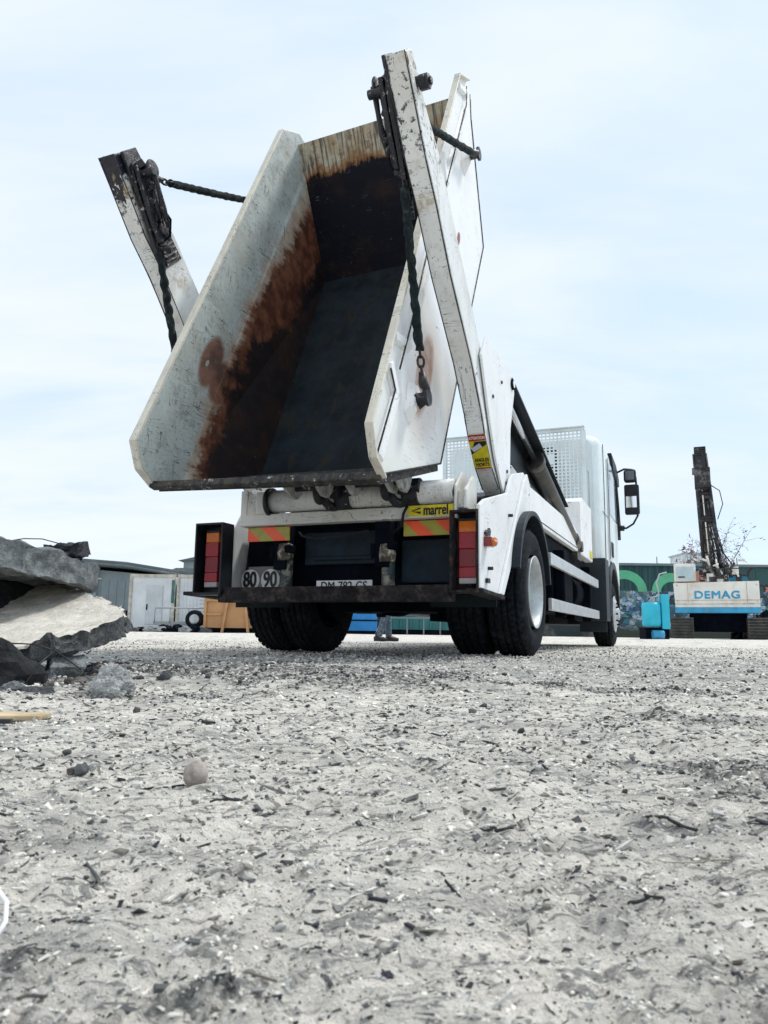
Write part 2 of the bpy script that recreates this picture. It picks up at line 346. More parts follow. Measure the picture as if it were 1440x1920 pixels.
# ---------------------------------------------------------------- ground height (numpy)
def _h(ix, iy, s):
    with np.errstate(over='ignore'):
        h = (ix.astype(np.int64)*374761393+iy.astype(np.int64)*668265263+s*1274126177) & 0xffffffff
        h = ((h ^ (h >> 13))*1274126177) & 0xffffffff
        return (h ^ (h >> 16)) & 0xffffffff
def perlin(x, y, s):
    x0 = np.floor(x); y0 = np.floor(y); fx = x-x0; fy = y-y0; ux = fx*fx*fx*(fx*(fx*6-15)+10); uy = fy*fy*fy*(fy*(fy*6-15)+10)
    def g(i, j):
        a = _h(x0+i, y0+j, s).astype(np.float64)*(2*pi/4294967296.); return np.cos(a)*(fx-i)+np.sin(a)*(fy-j)
    a = g(0, 0)*(1-ux)+g(1, 0)*ux; b = g(0, 1)*(1-ux)+g(1, 1)*ux
    return (a*(1-uy)+b*uy)*1.5
def sstep(x, a, b): u = np.clip((x-a)/(b-a), 0, 1); return u*u*(3-2*u)
RST = .0052
TO = Vector((.105, 6.486, 0)); TH = radians(22.6)
def ground_h(x, y, want_mulch=False):
    x = np.asarray(x, float); y = np.asarray(y, float); r = np.hypot(x, y)+1e-6
    def fade(l): return np.clip((l/(r*RST)-3)/4, 0, 1)
    h = .014*perlin(x/1.7+5, y/1.7, 1)*fade(1.7)+.010*perlin(x/.5, y/.42+3, 2)*fade(.5)+.005*perlin(x/.2, y/.17+3, 32)*fade(.2)
    wx = x+.05*perlin(x/.15, y/.15, 21); wy = y+.05*perlin(x/.15+9, y/.15, 22)
    m = perlin(wx/.75+3.3, wy/.42+1.7, 3)+.5*perlin(wx/.22, wy/.16, 4)+.35*perlin(wx/.07, wy/.06, 14)
    for gx, gy, gr, ga in ((.436, .96, .17, 1.3), (.30, 1.05, .10, .7), (.55, 1.25, .12, .8), (-.02, .95, .05, .6), (.08, .65, .06, .9), (.135, .62, .04, .7), (-.083, .64, .05, .6), (.13, .46, .04, .9), (-.15, .84, .03, .9), (-.18, .41, .02, .9), (.165, .34, .05, .3), (-.075, .365, .02, 1.), (.24, .69, .035, .8), (-.16, .34, .05, .15), (.25, .85, .05, .7), (-.0, .78, .06, .5), (.3, .60, .04, .5), (-.30, .72, .05, .5), (.06, 1.3, .12, .6), (.5, 1.5, .2, .6), (-.1, 1.15, .08, .6), (.07, .50, .05, .5)):
        m = m+ga*.9*np.exp(-(((x-gx)/gr)**2+((y-gy)/(gr*.9))**2))
    # churned soil left of the wheels
    c = np.exp(-(((x+.55)/1.05)**2+((y-2.8)/.8)**2))
    m = m+1.7*c-.40
    mul = sstep(m, .0, .7)
    amp = .85+1.5*mul
    amp0 = .9+.35*mul
    def bil(l, s, a, p=1.): return a*(amp if l < .03 else amp0)*(np.abs(perlin(wx/l, wy/l, s))**p)*fade(l)
    h = h+bil(.13, 5, .011)+bil(.06, 6, .0105)+bil(.028, 7, .0078)+bil(.0125, 8, .0048)+bil(.0055, 9, .0024)+bil(.0026, 10, .0011)-.008
    h = h+.035*c*perlin(x/.16, y/.14, 12)*fade(.16)+.02*c
    # calm the ground round the truck and far off; the yard rises slightly towards the back
    ux = (x-TO.x)*cos(TH)-(y-TO.y)*sin(TH); uy = (x-TO.x)*sin(TH)+(y-TO.y)*cos(TH)
    calm = 1-.35*sstep(r, 4., 8.)
    h = h*calm+.10*sstep(r, 13, 24)
    return (h, mul) if want_mulch else h
def gz(x, y): return float(ground_h(np.array([x]), np.array([y]))[0])

def build_ground():
    fine = np.arange(-35, 35.01, .115); co = np.concatenate([np.arange(36, 180, 1.0), np.arange(-180, -35.5, 1.0)])
    ang = np.radians(np.concatenate([fine, co])); A = len(ang)
    r = [.1]
    while r[-1] < 9: r.append(r[-1]*(1+RST))
    while r[-1] < 900: r.append(r[-1]*1.05)
    r = np.array(r); R_ = len(r); RR, AA = np.meshgrid(r, ang, indexing='ij')
    X = RR*np.sin(AA); Y = RR*np.cos(AA); H, mul = ground_h(X.ravel(), Y.ravel(), True)
    co3 = np.stack([X.ravel(), Y.ravel(), H], 1)
    i = np.arange(R_-1)[:, None]*A; k = np.arange(A)[None, :]; k2 = (k+1) % A
    q = np.stack([i+k, i+k2, i+A+k2, i+A+k], -1).reshape(-1, 4)[:, ::-1]
    me = bpy.data.meshes.new('ground'); nv = len(co3); nq = len(q)
    me.vertices.add(nv+1); co3 = np.vstack([co3, [0, 0, 0]]); me.vertices.foreach_set('co', co3.ravel())
    tri = np.stack([np.full(A, nv), (np.arange(A)+1) % A, np.arange(A)], -1)
    li = np.concatenate([q.ravel(), tri.ravel()]); me.loops.add(len(li)); me.loops.foreach_set('vertex_index', li.astype(np.int32))
    ls = np.concatenate([np.arange(nq)*4, nq*4+np.arange(A)*3]); me.polygons.add(nq+A)
    me.polygons.foreach_set('loop_start', ls.astype(np.int32)); me.update(calc_edges=True)
    me.polygons.foreach_set('use_smooth', np.ones(nq+A, bool))
    at = me.attributes.new('mulch', 'FLOAT', 'POINT'); at.data.foreach_set('value', np.append(mul, 0).astype(np.float32))
    o = bpy.data.objects.new('ground', me); COL.objects.link(o); tag(o, 'pale dusty yard ground of trodden soil, gravel and bark', None, None, 'structure')
    m, t, b, v = newmat('yard_ground')
    mu = nd(t, 'Attribute', attribute_name='mulch').outputs['Fac']
    n0 = noi(t, v, .9, 6, .6); n1 = noi(t, v, 9, 8, .7); n2 = noi(t, v, 70, 6, .7); n3 = noi(t, v, 420, 4, .7)
    st = noi(t, sc(t, v, (1, 2.6, 1)), 26, 6, .72, .6)
    c = mix(t, sm(t, n1, .35, .65), (.90, .84, .745, 1), (.66, .625, .56, 1))
    c = mix(t, sm(t, n0, .5, .72, 0, .4), c, (.46, .46, .44, 1)); fs = noi(t, rotm(t, v, (0, 0, .3), (.7, 2.4, 1)), 2.6, 8, .72, .5); c = mix(t, sm(t, fs, .50, .63, 0, .5), c, (.27, .27, .26, 1)); yy = nd(t, 'SeparateXYZ', {0: v}).outputs[1]; band = mth(t, 'MULTIPLY', mth(t, 'MULTIPLY', sm(t, yy, 1.9, 3.4), sm(t, yy, 7., 5.)), sm(t, fs, .3, .55)); c = mix(t, mth(t, 'MULTIPLY', band, .6), c, (.26, .265, .265, 1)); c = mix(t, sm(t, noi(t, v, 4.5, 9, .8), .56, .64, 0, .5), c, (.20, .20, .195, 1))  # band: truck's shade and compacted tracks, both put into the ground colour
    c = mix(t, sm(t, st, .53, .60, 0, .75), c, (.15, .155, .155, 1))
    mm = mth(t, 'MULTIPLY', mu, sm(t, n2, .42, .56, .15, 1.))
    c = mix(t, mth(t, 'MULTIPLY', mm, .85), c, (.075, .078, .08, 1))
    c = mix(t, sm(t, n2, .64, .74, 0, .75), c, (.12, .122, .125, 1)); c = mix(t, sm(t, n2, .38, .3, 0, .7), c, (.68, .65, .6, 1))
    c = mix(t, sm(t, n3, .58, .72, 0, .35), c, (.2, .2, .195, 1)); c = mix(t, sm(t, n3, .42, .3, 0, .5), c, (.70, .67, .62, 1))
    setin(t, b, Base_Color=c, Roughness=.95); b.inputs['Specular IOR Level'].default_value = .2
    hh = mth(t, 'ADD', mth(t, 'MULTIPLY', st, .6), mth(t, 'ADD', mth(t, 'MULTIPLY', n2, .5), mth(t, 'MULTIPLY', n3, .12)))
    bump(t, b, hh, .02, 1.)
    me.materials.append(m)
build_ground()

# ---------------------------------------------------------------- scattered litter (uncountable)
def scatter(name, n, kind, cols, smin, smax, seed, label, mulch_bias=0., ndark=0):
    g = np.random.default_rng(seed)
    r = np.exp(g.uniform(math.log(.24), math.log(13.), n)); a = np.radians(g.uniform(-33, 33, n)); x = r*np.sin(a); y = r*np.cos(a)
    h, mu = ground_h(x, y, True)
    keep = g.uniform(0, 1, n) < (1-mulch_bias+mulch_bias*mu); x, y, r, h, mu = [q[keep] for q in (x, y, r, h, mu)]; n = len(x)
    s = np.clip(r*(.62 if kind == 'peb' else .9)*g.uniform(.002, .0065, n)*np.exp(g.normal(0, .45, n)), smin, smax)
    if kind == 'peb':
        bm = bmesh.new(); bmesh.ops.create_icosphere(bm, subdivisions=1, radius=1); bv = np.array([v.co[:] for v in bm.verts]); bf = np.array([[v.index for v in f.verts] for f in bm.faces]); bm.free()
        dim = np.stack([s*.5, s*g.uniform(.3, .5, n), s*g.uniform(.2, .42, n)], 1)
    else:
        bv = np.array([(-1, -1, -1), (1, -.6, -1), (1, .7, -1), (-1, 1, -1), (-.9, -.8, 1), (1.1, -.5, .8), (.9, .6, 1), (-1, .8, 1)], float)
        bf = np.array([(0, 3, 2, 1), (4, 5, 6, 7), (0, 1, 5, 4), (1, 2, 6, 5), (2, 3, 7, 6), (3, 0, 4, 7)])
        el = np.where(g.uniform(0, 1, n) < .12, g.uniform(1.2, 2.4, n), g.uniform(.4, .9, n)); dim = np.stack([s*el, s*g.uniform(.18, .5, n)/np.maximum(el, .8), s*g.uniform(.05, .2, n)], 1)
    B = len(bv); V = np.repeat(bv[None], n, 0)*(1+g.normal(0, .2, (n, B, 1)))*dim[:, None, :]
    tx = g.normal(0, .28, n); tz = g.uniform(0, 2*pi, n); ty = g.normal(0, .28, n)
    def rot(V, a, i, j):
        c, s_ = np.cos(a)[:, None], np.sin(a)[:, None]; p, q = V[:, :, i].copy(), V[:, :, j].copy(); V[:, :, i] = p*c-q*s_; V[:, :, j] = p*s_+q*c
    rot(V, tx, 1, 2); rot(V, ty, 0, 2); rot(V, tz, 0, 1)
    V[:, :, 0] += x[:, None]; V[:, :, 1] += y[:, None]; V[:, :, 2] += (h+dim[:, 2]*.5)[:, None]
    F = (bf[None]+(np.arange(n)*B)[:, None, None]).reshape(-1, bf.shape[1])
    me = bpy.data.meshes.new(name); me.vertices.add(n*B); me.vertices.foreach_set('co', V.reshape(-1)); me.loops.add(F.size); me.loops.foreach_set('vertex_index', F.ravel().astype(np.int32))
    me.polygons.add(len(F)); me.polygons.foreach_set('loop_start', (np.arange(len(F))*F.shape[1]).astype(np.int32)); me.update(calc_edges=True)
    me.polygons.foreach_set('use_smooth', np.full(len(F), name == 'gravel'))
    for c in cols: me.materials.append(c)
    ci = g.integers(0, len(cols)-ndark, n); dk = g.uniform(0, 1, n) < .13+mu*.65; ci = np.where(dk & (ndark > 0), len(cols)-1-g.integers(0, max(ndark, 1), n), ci); me.polygons.foreach_set('material_index', np.repeat(ci, len(bf)).astype(np.int32))
    o = bpy.data.objects.new(name, me); COL.objects.link(o); tag(o, label, name.replace('_', ' '), None, 'stuff')
def lit(nm, c, v=.3): return plain(nm, c, .9, 0, v, 40, None, .0015)
scatter('gravel', 6500, 'peb', [lit('pebble_pale', (.52, .50, .46)), lit('pebble_grey', (.36, .36, .35)), lit('pebble_white', (.62, .62, .60)), lit('pebble_tan', (.45, .41, .35)), lit('pebble_dark', (.16, .165, .17))], .0008, .009, 3, 'small pale pebbles and crumbs strewn over the yard', .3)
CLODS = [lit('clod_pale', (.80, .76, .69), .12), lit('clod_mid', (.54, .525, .48), .15), lit('clod_grey', (.42, .42, .40), .2)]
scatter('soil_crumbs', 62000, 'peb', CLODS+[CLODS[0], CLODS[1], lit('clod_dark', (.10, .098, .095)), lit('clod_black', (.045, .046, .05))], .0006, .022, 9, 'loose pale crumbs of dried soil strewn over the yard', 0.35, 2)
scatter('wood_chips', 56000, 'chip', [lit('chip_pale', (.68, .65, .58)), lit('chip_pale2', (.58, .56, .51)), lit('chip_grey2', (.45, .445, .42)), lit('chip_dark', (.08, .083, .085)), lit('chip_grey', (.24, .24, .23)), lit('chip_brown', (.17, .155, .13)), lit('chip_black', (.025, .028, .034))], .0007, .008, 5, 'flattened bark and wood fragments littering the yard', .6)

# ================================================================ THE TRUCK (local frame: X right, Y forward, Z up, wheels at Y 0 and 6.5)
truck = empty('skip_loader_truck', TO, -TH)
tag(truck, 'white skip loader truck seen from behind with both lifting arms raised', 'truck')
def wheel(name, xc, sgn, y, z, deep, parent=truck, w=.29, R=.51):
    """sgn: +1 outside faces +X"""
    tb = MB(); hw = w/2
    prof = [(-hw+.02, .30), (-hw, .34), (-hw-.012, .42), (-hw+.005, .475), (-hw+.03, R-.012), (-.095, R-.003), (-.09, R-.016), (-.082, R-.016), (-.077, R-.001), (-.033, R), (-.028, R-.016), (-.02, R-.016), (-.015, R), (.015, R), (.02, R-.016), (.028, R-.016), (.033, R), (.077, R-.001), (.082, R-.016), (.09, R-.016), (.095, R-.003), (hw-.03, R-.012), (hw-.005, .475), (hw+.012, .42), (hw, .34), (hw-.02, .30)]
    tb.lathe(prof, (xc, y, z), 0, 72)
    for k in range(44):             # shoulder and centre lugs
        for (x0, x1, off) in ((-hw+.03, -.1, 0), (.1, hw-.03, .5), (-.075, -.035, .3), (.035, .075, .7), (-.014, .014, 0)):
            a = 2*pi*(k+off)/44; M = Matrix.Translation((xc, y, z))@Matrix.Rotation(a, 4, 'X')
            sk = .012; tb.box((x0, -.021, R-.02), (x1, .021, R+.006 if abs(x0) < .09 else R+.001), 0, M)
    o = MB(); 
    wh = None
    tyre = tb
    rb = MB()
    if deep:
        rp = [(-hw+.02, .285), (-hw+.03, .25), (hw-.05, .262), (hw-.03, .272), (hw-.004, .285), (hw+.010, .293), (hw+.013, .287), (hw-.002, .272), (hw-.03, .262), (.07, .25), (0., .235), (-.03, .19), (-.035, .13), (.0, .115), (.06, .11), (.075, .09), (.08, .0)]
        if sgn < 0: rp = [(-a, b) for a, b in rp]
        rb.lathe(rp, (xc, y, z), 0, 56)
        for k in range(10):
            a = 2*pi*k/10; rb.cyl((xc+sgn*-.03, y+.165*cos(a), z+.165*sin(a)), (xc+sgn*.005, y+.165*cos(a), z+.165*sin(a)), .016, 6)
    else:
        rp = [(-hw+.02, .285), (-.05, .25), (.02, .25), (hw-.01, .262), (hw+.012, .293), (hw+.016, .286), (hw+.005, .262), (hw-.01, .245), (hw+.03, .225), (hw+.042, .2), (hw+.042, .15), (hw+.02, .14), (hw+.02, .11), (hw+.075, .10), (hw+.085, .07), (hw+.088, 0)]
        if sgn < 0: rp = [(-a, b) for a, b in rp]
        rb.lathe(rp, (xc, y, z), 0, 56)
        for k in range(10):
            a = 2*pi*k/10; rb.cyl((xc+sgn*(hw+.035), y+.175*cos(a), z+.175*sin(a)), (xc+sgn*(hw+.075), y+.175*cos(a), z+.175*sin(a)), .015, 6, mi=1)
    if name == 'inner': rb.lathe([(-.2, 0), (-.2, .24), (.1, .255)], (xc-sgn*.1, y, z), 0, 32, mi=1)
    W = tyre.obj('wheel', TYRE, parent); r = rb.obj('rim', [CHAS if name == 'inner' else RIMM, CHAS], W)
    return W
for sg in (1, -1):
    wheel('rear', sg*1.075, sg, 0, .51, True); wheel('inner', sg*.745, sg, 0, .51, True); wheel('front', sg*1.075, sg, 6.5, .51, False)

# chassis and dark underside
b = MB()
for sg in (1, -1): b.box((sg*.43-.04, -1.15, .72), (sg*.43+.04, 7.6, .98))
for y in (-1.0, -.2, 1.6, 3.2, 4.8): b.box((-.39, y, .75), (.39, y+.1, .93))
b.box((-.82, -1.08, .50), (.82, -.98, .93)); b.box((-1.0, 1.0, .95), (1.0, 4.9, 1.22)); b.box((-.5, -.98, .93), (.5, 1.0, 1.2))
b.cyl((-.72, 0, .51), (.72, 0, .51), .09); b.lathe([(-.2, 0), (-.19, .12), (-.1, .21), (.1, .21), (.19, .12), (.2, 0)], (0, .02, .52), 1, 24)
b.box((-.55, -.9, .42), (.55, -.6, .56)); b.box((-.35, 5.5, .35), (.35, 7.4, .8)); b.box((-.9, 1.2, .55), (-.45, 4.9, .95)); b.cyl((-.6, 6.5, .5), (.6, 6.5, .5), .07)
b.box((.45, .9, .5), (.8, 1.7, .95)); b.box((-.5, -.35, .34), (.6, .35, .6)); b.box((-.3, 1.8, .3), (.7, 2.6, .7))
for sg in (1, -1): b.cyl((sg*.52, 0, .51), (sg*.68, 0, .51), .25, 28)
b.obj('chassis', CHAS, truck, .01)
# inner plate with a stepped recess between the stabiliser legs
b = MB(); b.box((-.28, -1.14, .66), (.36, -1.085, .90)); b.box((-.2, -1.16, .69), (.28, -1.145, .72)); b.box((.5, -1.14, .52), (.92, -1.085, .82)); b.obj('tow_plate', plain('dark_blue_plate', (.004, .014, .026), .55, 0, .5, 6, (.012, .024, .034, .5), .004, .25), truck, .01)
b = MB(); b.box((-.86, -1.40, .375), (.95, -1.30, .485)); b.obj('rear_guard_bar', RUSTB, truck, .008)
for x0 in (-.42, .40):
    b = MB(); b.box((x0-.055, -1.27, .62), (x0+.055, -1.15, .955)); b.cyl((x0+.03, -1.21, .68), (x0+.03, -1.21, .40), .043, 16); b.box((x0+.045, -1.29, .74), (x0+.10, -1.2, .80)); b.box((x0-.085, -1.28, .70), (x0-.05, -1.2, .79))
    o = b.obj('stabiliser_leg', CHAS, truck, .01)
    c = MB(); c.cyl((x0+.03, -1.215, .70), (x0+.03, -1.215, .41), .048, 18); c.lathe([(0, .0), (0, .056), (.05, .062), (.12, .052), (.14, .0)], (x0+.03, -1.235, .66 if x0 > 0 else .69), 2, 18, mi=1); c.obj('worn_tube', [GREENB, KNOB], o)
# rear cross beam and pivot tube
b = MB(); b.box((-.68, -1.34, .945), (.95, -1.24, 1.03)); b.box((-.60, -1.34, 1.03), (-.50, -1.24, 1.2)); b.box((-.74, -1.33, .945), (-.68, -1.1, 1.22))
b.prism([(-1.36, .93), (-1.36, 1.15), (-1.22, 1.27), (-1.08, 1.27), (-1.08, .93)], 0, .955, .975); b.prism([(-1.36, .99), (-1.36, 1.12), (-1.2, 1.24), (-1.1, 1.24), (-1.1, .99)], 0, 1.02, 1.045); b.box((.975, -1.33, 1.0), (1.02, -1.1, 1.12), 0)
b.obj('rear_beam', white_paint('paint_beam', .7, 1.1, (.74, .74, .70), chip=1.), truck, .008)
b = MB(); b.cyl((-.48, -1.30, 1.125), (.95, -1.30, 1.125), .082, 32); b.cyl((-.50, -1.30, 1.12), (-.47, -1.30, 1.12), .11, 32, mi=1)
b.obj('pivot_tube', [white_paint('paint_tube', .55, 1.6, (.74, .74, .72), chip=1.), GREASE], truck)
for x in (.02, .53):      # claw hooks holding the skip's rear bar
    b = MB(); arc = [(x, -1.42+.095*cos(a)-.05, 1.185+.095*sin(a)) for a in np.linspace(-2.6, 2.2, 14)]
    arc = [(x-.02, -1.46+.05*cos(a), 1.165+.085*sin(a)) for a in np.linspace(pi*.55, pi*1.75, 12)]
    b.tube(arc+[(x+.02, -1.38, 1.05), (x+.06, -1.3, 1.06)], .03, 10, rs=[.018]+[.03]*11+[.035, .04])
    b.cyl((x+.06, -1.30, 1.125), (x+.17, -1.30, 1.125), .105, 18); b.box((x+.05, -1.44, 1.10), (x+.11, -1.3, 1.21)); b.cyl((x+.13, -1.36, 1.16), (x+.19, -1.36, 1.16), .05, 10)
    b.obj('claw_hook', GREASE, truck, .006)
# stickers, boards, plates
for (x0, x1) in ((-.69, -.33), (.56, .93)):
    yb = -1.28 if x0 < 0 else -1.25
    b = MB(); b.box((x0, yb-.012, .832), (x1, yb, .938)); b.obj('hazard_board', HAZ, truck, .004)
b = MB(); b.box((.62, -1.3445, .955), (.95, -1.341, 1.029)); mp = b.obj('maker_sticker', YEL, truck)
text('marrel', .098, frame((.825, -1.3460, .992), (1, 0, 0), (0, 0, 1)), INK, 'sticker_lettering', mp, 0, .0004, .68, fat=.0022)
b = MB(); b.tube([(.715, -1.3465, 1.010), (.655, -1.3465, .992), (.715, -1.3465, .974)], .006, 5, mi=0); b.tube([(.682, -1.3465, .983), (.718, -1.3465, .983)], .004, 5); b.obj('sticker_arrow', INK, mp)
b = MB(); b.box((-.78, -1.125, .45), (-.40, -1.105, .66)); pl = b.obj('speed_plate', plain('plate_grey', (.18, .18, .19), .6), truck, .004)
for x, s in ((-.755, '80'), (-.575, '90')):
    b = MB(); b.lathe([(0, 0), (0, .082), (.004, .085), (.008, .08), (.008, 0)], (x, -1.135, .555), 1, 36); d = b.obj('speed_disc', PAINTW, truck)
    text(s, .165, frame((x, -1.1380, .555), (1, 0, 0), (0, 0, 1)), INK, 'disc_number', d, 0, .0008, .72, fat=.004)
b = MB(); b.box((-.12, -1.245, .44), (.32, -1.235, .535)); npb = b.obj('number_plate', PAINTW, truck, .002)
text('DM-782-GS', .088, frame((.10, -1.2468, .492), (1, 0, 0), (0, 0, 1)), INK, 'plate_characters', npb, 0, .0006, .86, fat=.0012)
# tail lamps
for sg, x0, x1 in ((1, .945, 1.14), (-1, -1.07, -.82)):
    xl, xr = (x0+.045, x1-.03) if sg > 0 else (x0+.055, x0+.17)
    b = MB(); b.box((x0, -1.43, .44), (x0+.016, -1.28, .97)); b.box((x1-.016, -1.43, .44), (x1, -1.28, .97)); b.box((x0, -1.43, .955), (x1, -1.28, .972)); b.box((x0, -1.43, .43), (x1, -1.28, .447)); b.box((x0, -1.31, .44), (x1, -1.28, .97))
    h = b.obj('lamp_housing', RUSTB if sg > 0 else BLACKP, truck, .005)
    b = MB(); b.box((xl, -1.365, .83), (xr, -1.31, .905), 0); b.box((xl, -1.368, .72), (xr, -1.31, .829), 1); b.box((xl, -1.365, .60), (xr, -1.31, .719), 2); b.box((xl, -1.368, .53), (xr, -1.31, .599), 1); b.box((xl, -1.365, .49), (xr, -1.31, .529), 3)
    b.box((xl-.006, -1.36, .905), (xr+.006, -1.31, .925), 4)
    b.obj('tail_lamp', [L_AMB, L_RED, L_DRED, L_CLR, BLACKP], h, .006)
# side panels: outer right, inner left, and their mirror partners
pr = [(-1.42, .46), (-.87, .44), (-.80, .50), (-.16, 1.12), (.14, 1.40), (-.02, 1.50), (-.45, 1.40), (-.62, 1.22), (-1.28, 1.06), (-1.42, 1.0)]
for sg in (1, -1):
    b = MB(); b.prism(pr if sg > 0 else [(-1.15, .46), (-.87, .44), (-.80, .50), (-.16, 1.12), (.14, 1.40), (-.02, 1.50), (-.45, 1.40), (-.60, 1.22), (-.72, .95), (-1.15, .93)], 0, sg*1.125, sg*1.15)
    st = [(-.98, .445), (-.87, .44), (-.16, 1.12), (.14, 1.40), (.0, 1.49), (-.12, 1.40)]
    b.prism(st, 0, sg*1.15, sg*1.175); b.prism([(-1.41, .43), (-.83, .41), (-.83, .44), (-1.41, .458)], 0, sg*1.05, sg*1.17, 1)
    p = b.obj('side_panel', [W_BODY, RUSTB], truck, .006)
    pi_ = [(-1.38, .46), (-1.38, .96), (-1.24, .93), (-.98, 1.30), (-.80, 1.32), (-.80, 1.1), (-1.0, 1.0), (-1.08, .46)]
    b = MB(); b.prism(pi_, 0, sg*.85, sg*.865)
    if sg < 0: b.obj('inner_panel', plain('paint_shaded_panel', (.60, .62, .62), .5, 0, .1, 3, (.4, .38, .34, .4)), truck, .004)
b = MB(); b.box((1.15, -1.33, .735), (1.20, -1.25, .80)); b.lathe([(0, .03), (.02, .032), (.03, .02), (.034, 0)], (1.20, -1.29, .768), 0, 16, mi=1); b.obj('side_marker_lamp', [L_DRED, L_AMB], truck, .004)
b = MB(); b.box((1.153, -1.30, .50), (1.17, -1.24, .53)); b.obj('broken_bracket', GREASE, truck); b = MB(); b.prism([(-1.33, .83), (-1.29, .85), (-1.26, .83), (-1.23, .87), (-1.20, .85), (-1.22, .815), (-1.3, .81)], 0, 1.153, 1.168); b.obj('broken_bracket', GREASE, truck)
# mudguards, flaps
for sg in (1, -1):
    b = MB(); A = []; B = []
    arcs = np.linspace(radians(8), radians(168), 22)
    out = [(-.0+.66*cos(a), .52+.66*sin(a)*.98) for a in arcs]; inn = [(.62*cos(a), .52+.62*sin(a)*.98) for a in arcs[::-1]]
    b.prism(out+inn, 0, sg*.58, sg*1.24); b.obj('mudguard', plain('mudguard_dark', (.006, .012, .018), .5, 0, .3, 3, (.02, .03, .035, .5), 0, .3), truck, .006)
    b = MB(); b.box((min(sg*.6, sg*1.1), -.80, .36), (max(sg*.6, sg*1.1), -.785, .86)); b.obj('mudflap', plain('flap_rubber', (.008, .016, .018), .7, 0, .3, 8, None, .003, .2), truck)
for sg in (1, -1):
    for (y, z) in ((-.60, 1.05), (-1.22, .60)) if sg > 0 else ():
        b = MB(); b.cyl((sg*1.15, y, z), (sg*1.183, y, z), .013, 6); b.obj('bolt', GREASE, truck)
b = MB(); b.tube([(.60, -1.2, 1.04), (.62, -1.36, 1.02), (.60, -1.37, .97), (.56, -1.3, .90), (.48, -1.25, .86)], .010, 7); b.obj('hydraulic_hose', BLACKP, truck)
b = MB(); b.tube([(-.30, -1.2, .90), (-.22, -1.3, .86), (-.1, -1.32, .83), (.1, -1.3, .84), (.3, -1.28, .88)], .009, 7); b.obj('hydraulic_hose', BLACKP, truck)
b = MB(); b.tube([(1.03, -.1, 1.46), (1.06, .6, 1.53), (1.05, 1.6, 1.50), (1.06, 2.6, 1.54), (1.02, 3.4, 1.50)], .014, 7); b.obj('hydraulic_hose', BLACKP, truck)
b = MB(); b.tube([(1.081, .6, 1.24), (1.083, 1.8, 1.25), (1.081, 3.5, 1.26)], .004, 5); b.obj('deck_seam', CHAS, truck)
# deck side beams and deck
b = MB(); b.box((-1.02, .1, 1.30), (1.02, 3.9, 1.38))
for sg in (1, -1):
    b.prism([(.0, 1.20), (3.7, 1.22), (3.7, 1.44), (3.3, 1.52), (.4, 1.50), (.0, 1.42)], 0, sg*1.02, sg*1.08)
b.obj('deck', W_BODY, truck, .008)
b = MB(); b.box((1.081, .25, 1.40), (1.09, .50, 1.45)); b.obj('deck_marker', CHAS, truck)
b = MB(); b.prism([(3.75, 1.2), (4.9, 1.2), (4.9, 1.98), (3.95, 1.98), (3.75, 1.9)], 0, .72, 1.10); lk = b.obj('locker', W_BODY, truck, .012)
b = MB(); b.box((1.102, 4.6, 1.24), (1.107, 4.85, 1.34)); b.obj('locker_sticker', YEL, lk)
b = MB(); b.prism([(3.75, 1.2), (4.9, 1.2), (4.9, 1.7), (3.75, 1.7)], 0, -1.1, -.72); b.obj('locker', W_BODY, truck, .012)
# underrun rails and tanks
for sg in (1, -1):
    for z in (.84, .40):
        b = MB(); b.box((min(sg*1.12, sg*1.16), 1.15, z), (max(sg*1.12, sg*1.16), 5.0, z+.115)); b.obj('side_guard_rail', ALU, truck, .006)
    b = MB(); b.box((min(sg*.5, sg*1.0), 2.1, .42), (max(sg*.5, sg*1.0), 3.6, 1.0)); b.cyl((sg*.8, 3.75, .72), (sg*.8, 4.7, .72), .24, 20); b.box((min(sg*1.0, sg*1.12), 2.2, .35), (max(sg*1.0, sg*1.12), 2.26, 1.1)); b.box((min(sg*1.0, sg*1.12), 4.4, .35), (max(sg*1.0, sg*1.12), 4.46, 1.1)); b.obj('fuel_tank', CHAS, truck, .02)
